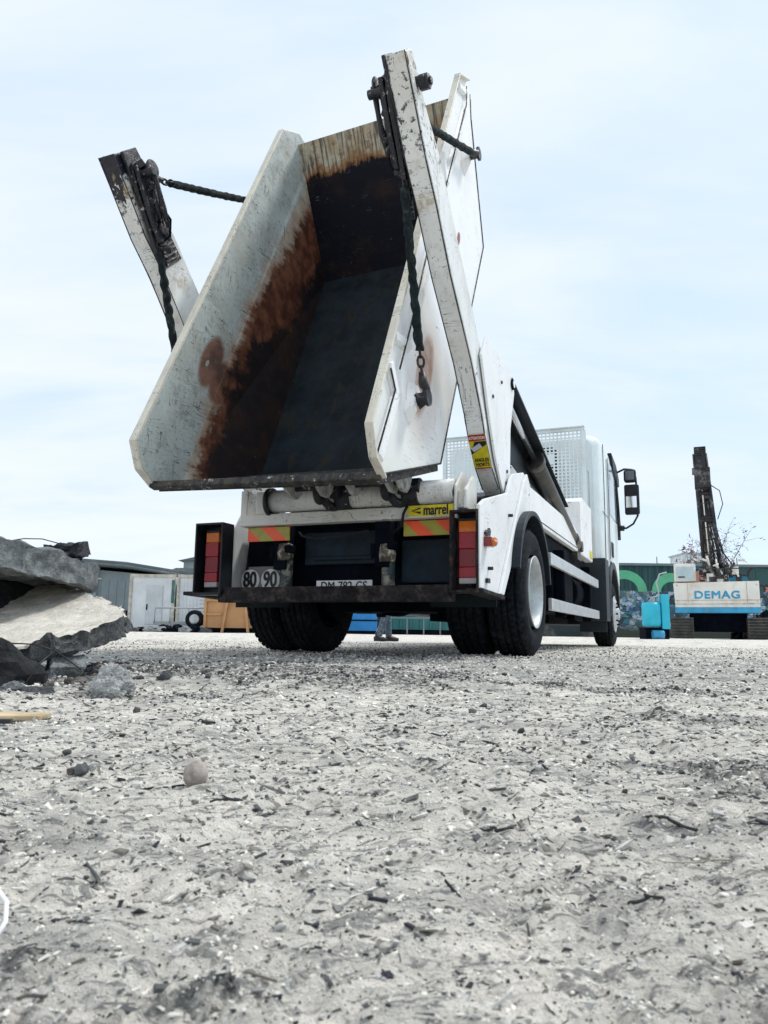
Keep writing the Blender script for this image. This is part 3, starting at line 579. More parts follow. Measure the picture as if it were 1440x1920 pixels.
# lifting arms
rear = [(-2.66, 3.29), (-2.31, 2.88), (-2.10, 2.69), (-1.83, 2.39), (-1.36, 1.99), (-1.10, 1.70), (-1.02, 1.58), (-.82, 1.38), (-.50, 1.19)]
front = [(-.40, 1.25), (-.86, 1.72), (-1.08, 2.16), (-1.36, 2.43), (-1.69, 2.73), (-2.02, 3.05), (-2.27, 3.19), (-2.54, 3.39)]
plate = [(-.50, 1.17), (-.36, 1.22), (-.30, 1.80), (-.14, 2.15), (-.20, 2.29), (-.32, 2.31), (-1.05, 2.30), (-1.18, 2.12), (-.96, 1.70), (-.8, 1.45)]
rear0, front0 = rear, front
for sg in (1, -1):       # the raised arms sit a little unevenly
    rear, front = [[(y, z+sg*.055*(z-1.2)/2.1) for y, z in q] for q in (rear0, front0)]
    b = MB(); n = len(rear)
    lo = rear+front
    xi = .955; b.prism(lo, 0, sg*xi, sg*1.078)
    # raised cover strip on the rear face and welded side plates
    b.prism([(p[0]+.01, p[1]-.002) for p in rear[:7]]+[(p[0]+.05, p[1]+.05) for p in rear[:7]][::-1], 0, sg*1.078, sg*1.088)
    b.prism([(p[0]+.03, p[1]+.02) for p in rear[3:9]]+[(-.43, 1.23), (-.88, 1.70), (-1.10, 2.1), (-1.36, 2.36), (-1.68, 2.66)], 0, sg*.945, sg*.955)
    arm = b.obj('lifting_arm', W_ARM, truck, .010)
    b = MB()
    for x, off in ((1.079, .0), (.955, .003)):
        P = []
        for a_, c_ in zip(rear[:-1], rear[1:]):
            for q in (0, .33, .66): P.append(Vector((sg*x, a_[0]*(1-q)+c_[0]*q-off*.2, a_[1]*(1-q)+c_[1]*q-off*.2)))
        b.tube(P, .004, 5, rs=[.003+.004*abs(mnoise.noise(p*14)) for p in P])
    b.obj('weld_seam', GREASE, arm)
    [MB().cyl((sg*1.108, y, z), (sg*1.118, y, z), .014, 6).obj('bolt', GREASE, arm) for (y, z) in ((-.5, 1.32), (-.46, 1.42), (-.88, 1.9), (-.6, 2.1))]
    b = MB(); b.prism(plate, 0, sg*1.09, sg*1.108); b.cyl((sg*1.108, -.23, 2.20), (sg*1.124, -.23, 2.20), .045, 24, mi=1); b.cyl((sg*1.125, -.23, 2.20), (sg*1.131, -.23, 2.20), .03, 24)
    b.obj('gusset_plate', [W_BODY, CHAS], arm, .006)
    b = MB(); b.cyl((sg*.9, -.55, 1.17), (sg*1.124, -.55, 1.17), .05, 18); b.obj('pivot_pin', GREASE, arm)
    # greasy end gear: end plate, pin with nut, discs, hook body
    b = MB(); b.cyl((sg*.78, -2.56, 3.20), (sg*1.13, -2.56, 3.20), .028, 12); b.cyl((sg*1.09, -2.53, 3.21), (sg*1.15, -2.53, 3.21), .045, 8); b.cyl((sg*1.151, -2.53, 3.21), (sg*1.165, -2.53, 3.21), .025, 8); gp = b.obj('end_pin', GREASE, arm, .004); gp.location = (0, .09, .04+sg*.05)
    b = MB()
    b.prism([(-2.74, 3.24), (-2.62, 3.35), (-2.50, 3.26), (-2.60, 3.06)], 0, sg*.90, sg*.923)
    for x in (.80, .87): b.lathe([(-.012, .0), (-.012, .055), (0, .065), (.012, .055), (.012, 0)], (sg*x, -2.56, 3.20), 0, 20)
    for x in (.79, .835, .88):
        b.tube([(sg*x, -2.58, 3.2), (sg*(x-.005), -2.5, 3.08), (sg*x, -2.44, 2.98), (sg*(x+.01), -2.36, 2.88)], .026, 8, rs=[.024, .016, .024, .014])
    b.prism([(-2.66, 3.18), (-2.53, 3.25), (-2.34, 2.98), (-2.30, 2.80), (-2.38, 2.77), (-2.5, 2.92)], 0, sg*.845, sg*.875)
    b.lathe([(-.03, 0), (-.03, .05), (.03, .05), (.03, 0)], (sg*.86, -2.36, 2.88), 0, 14)
    b.prism([(-2.66, 3.20), (-2.60, 3.28), (-2.50, 3.24), (-2.40, 3.02), (-2.30, 2.80), (-2.36, 2.70), (-2.46, 2.86), (-2.60, 3.06)], 0, sg*.885, sg*.915)
    for k in range(34):
        q = random.random(); p = Vector((sg*(.84+random.random()*.08), -2.60+.3*q, 3.22-.5*q)); M = Matrix.Translation(p)@Matrix.Rotation(random.random()*6, 4, (random.random(), random.random(), 1)); a = .02+.03*random.random(); b.box((-a*.5, -a, -a*.6), (a*.5, a, a*.6), 0, M)
    gp = b.obj('hook_gear', GREASE, arm, .006); gp.location = (sg*.02, .12, .09+sg*.06)
    b = MB(); b.tube([(sg*.86, -2.42, 3.0), (sg*.80, -2.36, 3.04), (sg*.78, -2.30, 2.98), (sg*.80, -2.27, 2.88), (sg*.88, -2.28, 2.82)], .009, 6); gp = b.obj('hose', CHAS, arm); gp.location = (sg*.03, .06, .04+sg*.05)
    # strap wound over the inner face of the arm under the tip
    b = MB(); dr = Vector((0, .69, -.72)); nn = Vector((0, .72, .69)); base = Vector((0, -2.33, 2.95)) if sg < 0 else Vector((0, -2.22, 2.86)); K = 10 if sg < 0 else 4
    q1, q2, q3, q4 = base+nn*.03, base+nn*.17, base+dr*(.034*K)+nn*.22, base+dr*(.034*K)+nn*.02
    b.loft([(sg*.955, q.y, q.z) for q in (q1, q2, q3, q4)], [(sg*.940, q.y, q.z) for q in (q1, q2, q3, q4)])
    for k in range(K):
        q0 = base+dr*(.034*k); wide = .17+.005*k
        P = []
        for e in (.0, .05, .11, wide-.02, wide): q = q0+nn*e; P.append((sg*(.937 if 0 < e < wide else .95), q.y+random.uniform(-.006, .006), q.z+random.uniform(-.010, .010)))
        b.tube(P, random.uniform(.007, .013), 6)
    for k in range(4): q = base+nn*random.uniform(.02, .14)+dr*random.uniform(-.1, .05); b.tube([(sg*.93, q.y, q.z), (sg*.92, q.y+.03, q.z-.08), (sg*.93, q.y+.05, q.z-.2)], .010, 6)
    b.obj('strap_wrap', GREASE, arm)
    if sg > 0:
        p0 = Vector((1.018, -1.02, 1.58)); p1 = Vector((1.018, -.82, 1.38)); d = (p0-p1).normalized(); nrm = Vector((0, d.z, -d.y)); 
        nrm = nrm if nrm.y < 0 else -nrm
        c = (p0+p1)/2-d*.0+nrm*.004; M = frame(c, (1, 0, 0), d)
        L = .145; b = MB(); b.box((-.062, -L, -.002), (.062, L, .001), 0, M); stk = b.obj('warning_sticker', YEL, truck)
        b = MB(); b.box((-.062, L-.052, .0012), (.062, L, .0022), 0, M); b.obj('sticker_band', REDS, stk); b = MB(); b.box((-.062, -L, .0012), (.062, -L+.010, .0022), 0, M); b.obj('sticker_edge', REDS, stk)
        b = MB(); b.add([M@Vector(q) for q in ((-.062, -.02, .0014), (.062, .06, .0014), (.062, .088, .0014), (-.02, .088, .0014), (-.04, .05, .0014), (-.062, .03, .0014))], [(0, 1, 2, 3, 4, 5)]); b.obj('sticker_picture', INK, stk)
        b = MB(); b.box((-.035, .022, .0016), (.045, .058, .0026), 0, M@Matrix.Rotation(.5, 4, 'Z')); b.obj('sticker_lorry', plain('sticker_lilac', (.5, .52, .62), .5), stk)
        text('ATTENTION', .034, M@Matrix.Translation((0, L-.027, .003)), PAINTW, 'sticker_heading', stk, 0, .0004, .62, fat=.0005)
        text('ANGLES', .042, M@Matrix.Translation((.004, -.070, .002)), INK, 'sticker_word', stk, 0, .0004, .70, fat=.001); text('MORTS', .042, M@Matrix.Translation((.004, -.110, .002)), INK, 'sticker_word', stk, 0, .0004, .74, fat=.001)
# hydraulic cylinders
for sg in (1, -1):
    a = Vector((sg*1.02, -.24, 2.15)); e = Vector((sg*1.02, 3.75, 1.30)); d = (e-a).normalized(); nz = Vector((0, -d.z, d.y)).normalized()
    b = MB(); q0 = a+d*1.35; b.cyl(q0, e-d*.1, .088, 24); b.cyl(q0, q0+d*.1, .105, 24); b.cyl(e-d*.35, e-d*.1, .10, 20); b.cyl(e-Vector((.1, 0, 0)), e+Vector((.1, 0, 0)), .07, 16)
    b.tube([q0+nz*.1, q0+nz*.13+d*.1, q0+nz*.1+d*1.6], .012, 6); b.box((min(sg*.9, sg*1.08), 3.55, 1.12), (max(sg*.9, sg*1.08), 3.9, 1.26))
    cy = b.obj('hydraulic_cylinder', STEELC, truck, .004)
    b = MB(); b.cyl(a, q0, .034, 16); b.obj('piston_rod', CHROME, cy)
    b = MB()
    for x0, x1 in ((sg*1.10, sg*1.112),):
        A = [a+nz*.10, a+nz*.05+d*2.1, a-nz*.08+d*2.2, a-nz*.30+d*.2, a-nz*.24-d*.02]
        A = [Vector((0, q.y, q.z)) for q in A]
    g0 = [a+nz*.09-d*.02, a+nz*.085+d*2.6, a-nz*.10+d*2.6, a-nz*.33+d*.5, a-nz*.40+d*.1, a-nz*.30]
    xa, xb = sg*.93, sg*.945; b.loft([(xa, q.y, q.z) for q in g0], [(xb, q.y, q.z) for q in g0])
    g1 = [a+nz*.105-d*.02, a+nz*.10+d*2.9, a+nz*.09+d*2.9, a+nz*.08-d*.02]; b.loft([(sg*.93, q.y, q.z) for q in g1], [(sg*1.12, q.y, q.z) for q in g1])
    b.obj('cylinder_guard', plain('guard_dark', (.006, .010, .014), .5, 0, .3, 6, (.02, .024, .028, .5), 0, .3), cy, .004)
# headboard: frame and perforated sheet
b = MB(); X0, X1, Z0, Z1, YH = -1.06, 1.08, 1.5, 3.10, 4.62
for x in (X0, 0.02, X1-.05): b.box((x, YH, 1.3), (x+.05, YH+.05, Z1))
b.box((X0, YH, Z1), (X1, YH+.06, Z1+.04)); b.box((X0, YH-.05, Z1+.041), (X1, YH+.07, Z1+.052))
hb = b.obj('headboard', W_CAB, truck, .004)
b = MB(); nx, nz_ = 38, 22; pw = (X1-X0)/nx; ph = (Z1-2.0)/nz_
for i in range(nx+1): b.box((X0+i*pw-.011, YH+.02, 2.0), (X0+i*pw+.011, YH+.024, Z1))
for j in range(nz_+1): b.box((X0, YH+.0245, 2.0+j*ph-.011), (X1, YH+.0285, 2.0+j*ph+.011))
b.box((X0, YH+.02, 1.5), (X1, YH+.028, 1.99)); b.box((.15, YH+.018, 2.62), (.62, YH+.0195, 2.78)); b.box((-.6, YH+.018, 2.45), (.4, YH+.0195, 2.6))
b.obj('mesh_panel', W_CAB, hb)
b = MB(); b.box((-.1, 4.9, 1.6), (.6, 5.2, 2.95)); b.cyl((.35, 4.95, 2.3), (.35, 4.95, 2.9), .12, 16); b.obj('air_intake', CHAS, truck, .02)
# cab: lofted rings in Y
def ring(y, hw, z0, z1, rr, tilt=0):
    P = []; 
    for (cx, cz, a0) in ((hw-rr, z1-rr, 0), (-hw+rr, z1-rr, 90), (-hw+.03, z0+.03, 180), (hw-.03, z0+.03, 270)):
        R0 = rr if a0 in (0, 90) else .03
        for k in range(5): a = radians(a0+k*22.5); P.append((cx+R0*cos(a), y+tilt*(cz-z0), cz+R0*sin(a)))
    return P
secs = [ring(5.28, 1.10, 1.12, 3.14, .16), ring(5.34, 1.17, 1.10, 3.20, .16), ring(5.5, 1.20, 1.2, 3.22, .15), ring(6.9, 1.215, 1.24, 3.26, .15), ring(7.6, 1.215, 1.0, 3.2, .16, -.02), ring(7.95, 1.19, .75, 2.95, .18, -.06), ring(8.08, 1.12, .6, 2.7, .2, -.08)]
b = MB(); vs = [p for s in secs for p in s]; n = 20; fs = []
for i in range(len(secs)-1):
    for k in range(n): fs.append((i*n+k, i*n+(k+1) % n, (i+1)*n+(k+1) % n, (i+1)*n+k))
b.add(vs, fs, 0, True); b.add(secs[0], [tuple(range(n))]); b.add(secs[-1], [tuple(range(n))])
cab = b.obj('cab', W_CAB, truck)
for sg in (1, -1):
    X = 1.214
    def bx(lo, hi, bb=None): return (min(sg*lo, sg*hi), max(sg*lo, sg*hi))
    b = MB(); b.prism([(6.15, 1.34), (6.9, 1.3), (7.55, 1.0), (7.55, 2.2), (7.3, 3.0), (6.15, 3.0)], 0, sg*1.20, sg*1.232); door = b.obj('door', W_CAB, truck, .02)
    b = MB(); b.prism([(6.25, 2.1), (7.45, 2.1), (7.42, 2.35), (7.2, 2.95), (6.25, 2.95)], 0, sg*1.232, sg*1.240); b.obj('window', glass('door_glass', (.45, .53, .56), .1), door, .01)  # pale glass colour stands in for the sky reflected at a grazing angle
    b = MB(); b.prism([(6.3, 1.42), (6.55, 1.42), (6.55, 1.66), (6.3, 1.66)], 0, sg*1.232, sg*1.25); b.obj('door_handle', BLACKP, door, .01)
    # rear quarter pressing on the back wall
    b = MB(); b.tube([(sg*.75, 5.275, 1.9), (sg*1.0, 5.275, 1.9), (sg*1.05, 5.275, 2.0), (sg*1.05, 5.275, 2.6), (sg*1.0, 5.275, 2.7), (sg*.75, 5.275, 2.7)], .012, 6); b.obj('panel_pressing', W_CAB, cab)
    b = MB(); b.tube([(sg*1.213, 5.62, 1.25), (sg*1.219, 5.64, 2.2), (sg*1.216, 5.66, 3.12)], .006, 5); b.tube([(sg*1.235, 6.12, 1.36), (sg*1.235, 6.12, 3.0)], .005, 5); b.tube([(sg*1.21, 5.4, 2.02), (sg*1.222, 6.1, 2.02)], .004, 5); b.obj('panel_gap', CHAS, cab)
    # A-pillar trim and mirror arms
    b = MB(); b.prism([(6.6, 3.20), (7.4, 3.16), (7.9, 3.0), (7.9, 2.85), (7.35, 2.85), (6.9, 2.95)], 0, sg*1.19, sg*1.26); b.tube([(sg*1.235, 7.35, 2.95), (sg*1.245, 7.5, 2.5), (sg*1.25, 7.65, 2.05)], .035, 8); b.prism([(7.45, 2.25), (7.72, 2.2), (7.72, 1.85), (7.6, 1.9)], 0, sg*1.2, sg*1.27); b.obj('pillar_trim', BLACKP, cab, .01)
    b = MB(); b.tube([(sg*1.22, 7.6, 3.05), (sg*1.38, 7.6, 3.12), (sg*1.50, 7.58, 3.10), (sg*1.57, 7.57, 2.95), (sg*1.59, 7.57, 2.5), (sg*1.58, 7.57, 2.26), (sg*1.50, 7.58, 2.12), (sg*1.38, 7.6, 2.05), (sg*1.24, 7.62, 2.06)], .018, 8)
    b.tube([(sg*1.22, 7.62, 2.06), (sg*1.34, 7.6, 2.05)], .05, 8)
    ma = b.obj('mirror_arm', BLACKP, truck)
    b = MB(); b.box((bx(1.37, 1.62)[0], 7.50, 2.28), (bx(1.37, 1.62)[1], 7.62, 2.82)); mh = b.obj('mirror', BLACKP, truck, .035, 4)
    b = MB(); x0, x1 = bx(1.395, 1.575); b.box((x0, 7.49, 2.40), (x1, 7.498, 2.60)); b.obj('mirror_glass', MIRR, mh)  # reflection put into the shape: glass only spans the bright patch
    b = MB(); x0, x1 = bx(1.37, 1.58); b.box((x0, 7.50, 2.86), (x1, 7.64, 3.10)); mh = b.obj('wide_mirror', BLACKP, truck, .05, 4)
    b = MB(); x0, x1 = bx(1.40, 1.55); b.box((x0, 7.495, 2.90), (x1, 7.499, 3.06)); b.obj('mirror_glass', glass('dark_mirror', (.03, .05, .07)), mh)
    # front mudguard with flap
    arcs = np.linspace(radians(-8), radians(188), 24)
    b = MB(); out = [(6.5+.80*cos(a), .56+.78*sin(a)) for a in arcs]; inn = [(6.5+.70*cos(a), .56+.68*sin(a)) for a in arcs[::-1]]
    b.prism(out+inn, 0, sg*.8, sg*1.25); x0, x1 = bx(.78, 1.24); b.box((x0, 5.26, .38), (x1, 5.72, 1.30)); x0, x1 = bx(.80, 1.2); b.box((x0, 5.58, .22), (x1, 5.60, .45))
    b.obj('wheel_arch', plain('arch_dark', (.012, .020, .027), .45, 0, .25, 3, (.03, .04, .045, .4), 0, .4), cab, .03, 3)
b = MB(); b.lathe([(0, .0), (0, .03), (.05, .035), (.09, .02), (.1, 0)], (1.0, 7.4, 3.22), 2, 12); b.obj('roof_marker', CHAS, cab)
b = MB(); b.box((-1.05, 8.02, 1.75), (1.05, 8.06, 2.5), 0, Matrix.Translation((0, -.12, .15))); b.obj('windscreen', GLASS, cab, .02)
b = MB(); b.box((-1.15, 7.7, .35), (1.15, 8.18, .75)); b.obj('front_bumper', BLACKP, truck, .04)

# ================================================================ THE SKIP
skip = empty('waste_skip', TO+Vector((cos(TH), -sin(TH), 0))*.025, -TH); tag(skip, 'tipped white steel skip with rusty brown inside hanging open behind the truck', 'skip')
outl = [(0, 0), (-.12, .13), (-.14, .28), (.60, 1.10), (3.15, 1.20), (3.88, .42), (4.08, .30), (4.05, .18), (3.78, 0)]
def wall(sg, mat):
    b = MB()
    xin = [.785, .785, .785, .65, .755, .785, .785, .785, .785]
    A = [SP(s, sg*.80, d) for s, d in outl]; B = [SP(s, sg*xin[i]*1.0, d) for i, (s, d) in enumerate(outl)]
    n = len(outl); fs = [(i, (i+1) % n, n+(i+1) % n, n+i) for i in range(n)]
    b.add(A+B, fs+[tuple(range(n))[::-1]], 1)
    # inner face split along the fold at d=.46
    b2 = [SP(s, sg*x, d) for s, d, x in ((0, 0, .785), (-.12, .13, .785), (-.14, .28, .785), (.025, .46, .775), (3.84, .46, .775), (3.88, .42, .785), (4.08, .30, .785), (4.05, .18, .785), (3.78, 0, .785))]
    b.add(b2, [tuple(range(9))], 0)
    b3 = [SP(s, sg*x, d) for s, d, x in ((.025, .46, .775), (.60, 1.10, .65), (3.15, 1.20, .755), (3.84, .46, .775))]
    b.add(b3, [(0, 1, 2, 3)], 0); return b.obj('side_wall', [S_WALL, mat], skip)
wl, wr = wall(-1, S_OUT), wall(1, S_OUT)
b = MB(); b.add([SP(.60, -.66, 1.10), SP(.60, .66, 1.10), SP(3.15, .765, 1.20), SP(3.15, -.765, 1.20), SP(.60, -.66, 1.14), SP(.60, .66, 1.14), SP(3.15, .765, 1.24), SP(3.15, -.765, 1.24)], [(0, 1, 2, 3), (4, 7, 6, 5), (0, 4, 5, 1), (2, 6, 7, 3)])
b.obj('floor', S_FLOOR, skip)
b = MB(); b.loft([SP(3.15, -.79, 1.20), SP(3.15, .79, 1.20), SP(3.94, .79, .22), SP(3.94, -.79, .22)], [SP(3.2, -.79, 1.25), SP(3.2, .79, 1.25), SP(3.99, .79, .26), SP(3.99, -.79, .26)]); b.obj('front_wall', S_FRONT, skip)
b = MB(); b.loft([SP(.60, -.78, 1.10), SP(.60, .78, 1.10), SP(-.13, .78, .30), SP(-.13, -.78, .30)], [SP(.56, -.78, 1.13), SP(.56, .78, 1.13), SP(-.16, .78, .33), SP(-.16, -.78, .33)]); b.obj('rear_wall', LIP, skip)
b = MB(); b.loft([SP(-.18, -.81, .255), SP(-.13, -.81, .25), SP(-.115, -.81, .30), SP(-.165, -.81, .315)], [SP(-.18, .81, .255), SP(-.13, .81, .25), SP(-.115, .81, .30), SP(-.165, .81, .315)]); b.obj('rear_lip', LIP, skip, .008)
b = MB()
for sg in (1, -1):   # rim flanges
    P = [(-.14, .28), (-.12, .13), (0, 0), (3.78, 0), (4.05, .18)]
    P2 = [(-.155, .29), (-.14, .12), (-.01, -.018), (3.785, -.018), (4.065, .175)]
    for i in range(4):
        b.loft([SP(*((P2[i][0], sg*.787, P2[i][1]))), SP(P2[i+1][0], sg*.787, P2[i+1][1]), SP(P[i+1][0], sg*.787, P[i+1][1]), SP(P[i][0], sg*.787, P[i][1])],
               [SP(P2[i][0], sg*.838, P2[i][1]), SP(P2[i+1][0], sg*.838, P2[i+1][1]), SP(P[i+1][0], sg*.838, P[i+1][1]), SP(P[i][0], sg*.838, P[i][1])])
b.obj('rim_flange', EDGE, skip, .004)
for sg in (1, -1):   # pressed stiffener channels on the outer face
    b = MB()
    def chan(p, wd=.05, h=.028):
        for (a, c) in zip(p[:-1], p[1:]):
            a2, c2 = Vector((a[0], a[1])), Vector((c[0], c[1])); d = (c2-a2).normalized(); q = Vector((-d.y, d.x))*wd
            A = [SP(*(lambda z: (z.x, sg*.80, z.y))(z)) for z in (a2-q, c2-q, c2+q, a2+q)]; B = [SP(*(lambda z: (z.x, sg*(.80+h), z.y))(z)) for z in (a2-q*.45, c2-q*.45, c2+q*.45, a2+q*.45)]
            b.loft(A, B)
    chan([(-.08, .20), (.42, .22), (.52, .05)]); chan([(.72, .03), (.86, .24), (2.35, .24), (2.5, .10)]); chan([(2.75, .06), (2.6, .22), (3.2, .30)][:2]+[(3.05, .24), (3.7, .26)]); chan([(3.9, .22), (3.72, .05)], .04)
    b.obj('stiffener', W_OUT, skip, .006)
    b = MB()
    for ln in ([(-.11, .13), (.40, .165), (.47, .05)], [(.57, .16), (.93, .17), (1.56, .16), (2.3, .17)], [(2.5, .20), (3.2, .22), (3.75, .23), (3.92, .16)]): b.tube([SP(p[0]+mnoise.noise(Vector((p[0]*9, 0, 0)))*.01, sg*.828, p[1]) for p in ln], .006, 5)  # dark tubes stand in for the shadow in the gaps beside the ribs
    b.tube([SP(-.13, sg*.801, .28), SP(.60, sg*.801, 1.10), SP(3.15, sg*.801, 1.20), SP(3.88, sg*.801, .42), SP(4.07, sg*.801, .30)], .008, 6); b.obj('rust_edge_shade_lines', GREASE, skip)
    for s_, d_ in ((.55, .42), (3.32, .45)):
        b = MB(); c = SP(s_, sg*.80, d_)
        b.loft([SP(s_-.12, sg*.80, d_-.05), SP(s_+.12, sg*.80, d_-.07), SP(s_+.12, sg*.80, d_+.07), SP(s_-.12, sg*.80, d_+.09)], [SP(s_-.05, sg*.855, d_-.03), SP(s_+.10, sg*.855, d_-.03), SP(s_+.10, sg*.855, d_+.03), SP(s_-.05, sg*.855, d_+.03)])
        p0 = SP(s_+.02, sg*.82, d_); p1 = SP(s_+.02, sg*.93, d_); b.cyl(p0, p1, .035, 14, mi=1); b.cyl(SP(s_+.02, sg*.915, d_), SP(s_+.02, sg*.935, d_), .055, 14, mi=1)
        b.obj('chain_lug', [W_OUT, GREASE], skip, .003)
# feet hanging under the lip and the bar that the claw hooks hold
b = MB()
for x in (-.16, .08, .30, .58, .66): b.prism([(-1.80, 1.175), (-1.42, 1.285), (-1.50, 1.12), (-1.55, 1.08), (-1.63, 1.08)], 0, x-.012, x+.012)
b.cyl((-.17, -1.58, 1.15), (.09, -1.58, 1.15), .02, 10, mi=1); b.cyl((.29, -1.58, 1.15), (.67, -1.58, 1.15), .02, 10, mi=1)
b.obj('tipping_bar', [plain('grey_lug', (.42, .42, .40), .6, 0, .3, 14, (.1, .08, .07, .7)), GREASE], skip, .003)

# chains from arm tips to lugs (parts of the loader)
def chain(a, e, sag, sleeve0, sleeve1, side):
    a, e = Vector(a), Vector(e); L = (e-a).length
    def P(q): p = a.lerp(e, q); p.z -= sag*4*q*(1-q); return p
    b = MB(); nl = int(L/.062)
    for i in range(nl):
        q = (i+.5)/nl
        if sleeve0+.02 < q < sleeve1-.02: continue
        p = P(q); d = (P(min(1, q+.02))-P(max(0, q-.02))).normalized(); s1 = d.cross(Vector((1, .3, .2))).normalized(); s2 = d.cross(s1)
        if i % 2: s1 = s2
        l, w = .030, .020; pts = [p+d*(l*cos(k*pi/5))*1.25+s1*(w*sin(k*pi/5)) for k in range(10)]; b.tube(pts, .0085, 6, closed=True)
    # hook and shackle at the lug end
    d = (e-P(.95)).normalized(); b.tube([e-d*.16, e-d*.10, e-d*.05+Vector((side*.02, 0, 0)), e+d*.02, e+d*.05-Vector((side*.03, 0, 0)), e+d*.01-Vector((side*.05, 0, 0))], .02, 8, rs=[.02, .03, .026, .028, .02, .012])
    b.tube([a-d*.02, a+d*.06, a+d*.12], .025, 8, rs=[.02, .032, .018])
    c = b.obj('lifting_chain', CHAINM, truck)
    s = MB(); N = 56; pts = []; rs = []; rj = random.random()*9
    for k in range(N):
        q = sleeve0+(sleeve1-sleeve0)*k/(N-1); p = P(q); w = mnoise.noise(Vector((q*30, rj, 0)))*.007; pts.append(p+Vector((w, w, 0))); rs.append(.023+.006*abs(sin(q*L*34+rj))+.005*mnoise.noise(Vector((q*22, rj, 3))))
    s.tube(pts, .03, 12, rs=rs); s.obj('chain_sleeve', SLEEVE, c)
for sg in (1, -1):
    off = Vector((.025, 0, 0)); l1 = Vector(SP(.57, sg*.90, .42))+off; l2 = Vector(SP(3.34, sg*.90, .45))+off
    chain((sg*.90, -2.24, 3.02) if sg > 0 else (-.915, -2.28, 2.95), l1, .0, .13, .80, sg)
    chain((sg*.87, -2.40, 3.25+sg*.05), l2, .015, .12, .93, sg)

# ================================================================ PERSON behind the truck
def skin_chain(name, verts, edges, radii, mat, parent=None, root=0, sub=2):
    me = bpy.data.meshes.new(name); me.from_pydata(verts, edges, []); o = bpy.data.objects.new(name, me); COL.objects.link(o)
    if parent: o.parent = parent
    s = o.modifiers.new('skin', 'SKIN'); d = me.skin_vertices[0].data
    for i, r in enumerate(radii): d[i].radius = r if hasattr(r, '__len__') else (r, r); d[i].use_root = (i == root)
    m = o.modifiers.new('sub', 'SUBSURF'); m.levels = sub; m.render_levels = sub; me.materials.append(mat); s.use_smooth_shade = True; return o
SKINM = plain('skin', (.45, .28, .2), .55); DENIM = plain('denim', (.08, .12, .17), .85, 0, .4, 30, (.4, .44, .48, .5), .003); JACK = plain('jacket_dark', (.05, .06, .07), .8); HAIR = plain('hair', (.04, .03, .025), .7); BOOT = plain('boot_leather', (.02, .022, .028), .6)
PX, PY = .03, 14.1; pz = gz(PX, PY)
V = [(0, 0, .98), (0, 0, 1.15), (0, 0, 1.38), (0, .0, 1.50), (.01, 0, 1.60), (.02, 0, 1.72),
     (.0, -.09, .92), (.03, -.10, .50), (-.13, -.10, .10), (-.02, -.10, .05),
     (.0, .09, .92), (.06, .10, .52), (.09, .10, .10), (.21, .10, .05),
     (0, -.19, 1.42), (-.06, -.24, 1.14), (.10, -.24, .95), (0, .19, 1.42), (-.02, .24, 1.14), (.14, .24, .96)]
E_ = [(0, 1), (1, 2), (2, 3), (3, 4), (4, 5), (0, 6), (6, 7), (7, 8), (8, 9), (0, 10), (10, 11), (11, 12), (12, 13), (2, 14), (14, 15), (15, 16), (2, 17), (17, 18), (18, 19)]
Rr = [(.13, .16), (.12, .15), (.12, .17), (.055, .055), (.075, .075), (.085, .08), .09, .062, .045, .04, .09, .062, .045, .04, .06, .045, .032, .06, .045, .032]
person = skin_chain('person', V, E_, Rr, SKINM); person.location = (PX, PY, pz)
tag(person, 'person in faded blue jeans and dark boots walking past beyond the truck', 'person')
skin_chain('jeans', [(0, 0, 1.0), (0, -.09, .9), (.03, -.10, .5), (-.11, -.10, .07), (0, .09, .9), (.06, .10, .52), (.09, .10, .07)], [(0, 1), (1, 2), (2, 3), (0, 4), (4, 5), (5, 6)], [(.14, .17), .10, .075, .068, .10, .075, .068], DENIM, person)
skin_chain('jacket', [(0, 0, 1.0), (0, 0, 1.2), (0, 0, 1.40), (0, -.19, 1.42), (-.06, -.24, 1.14), (.08, -.24, 1.0), (0, .19, 1.42), (-.02, .24, 1.14), (.12, .24, 1.0)], [(0, 1), (1, 2), (2, 3), (3, 4), (4, 5), (2, 6), (6, 7), (7, 8)], [(.15, .18), (.14, .17), (.13, .18), .075, .06, .05, .075, .06, .05], JACK, person)
for k, (x, y) in enumerate(((-.12, -.10), (.10, .10))):
    b = MB(); s = [(x-.07, y, .05), (x, y, .055), (x+.10, y, .045), (x+.18, y, .035)]; b.tube(s, .05, 10, rs=[.045, .05, .045, .03]); b.tube([(x, y, .05), (x, y, .17)], .05, 10); b.obj('boot', BOOT, person)
for (x, y, z) in ((.10, -.24, .95), (.14, .24, .96)):
    b = MB()
    for f in range(4): b.tube([(x, y, z-.02), (x+.015+.004*f, y-.02+.014*f, z-.08), (x+.03, y-.02+.014*f, z-.13-.008*(f % 3))], .008, 6)
    b.tube([(x, y, z-.02), (x+.03, y+.0, z-.06), (x+.05, y, z-.08)], .009, 6); b.obj('fingers', SKINM, person)
b = MB(); b.lathe([(-.09, 0), (-.085, .05), (-.04, .088), (.02, .10), (.07, .085), (.105, .04), (.11, 0)], (.005, 0, 1.735), 2, 16); b.obj('hair', HAIR, person)

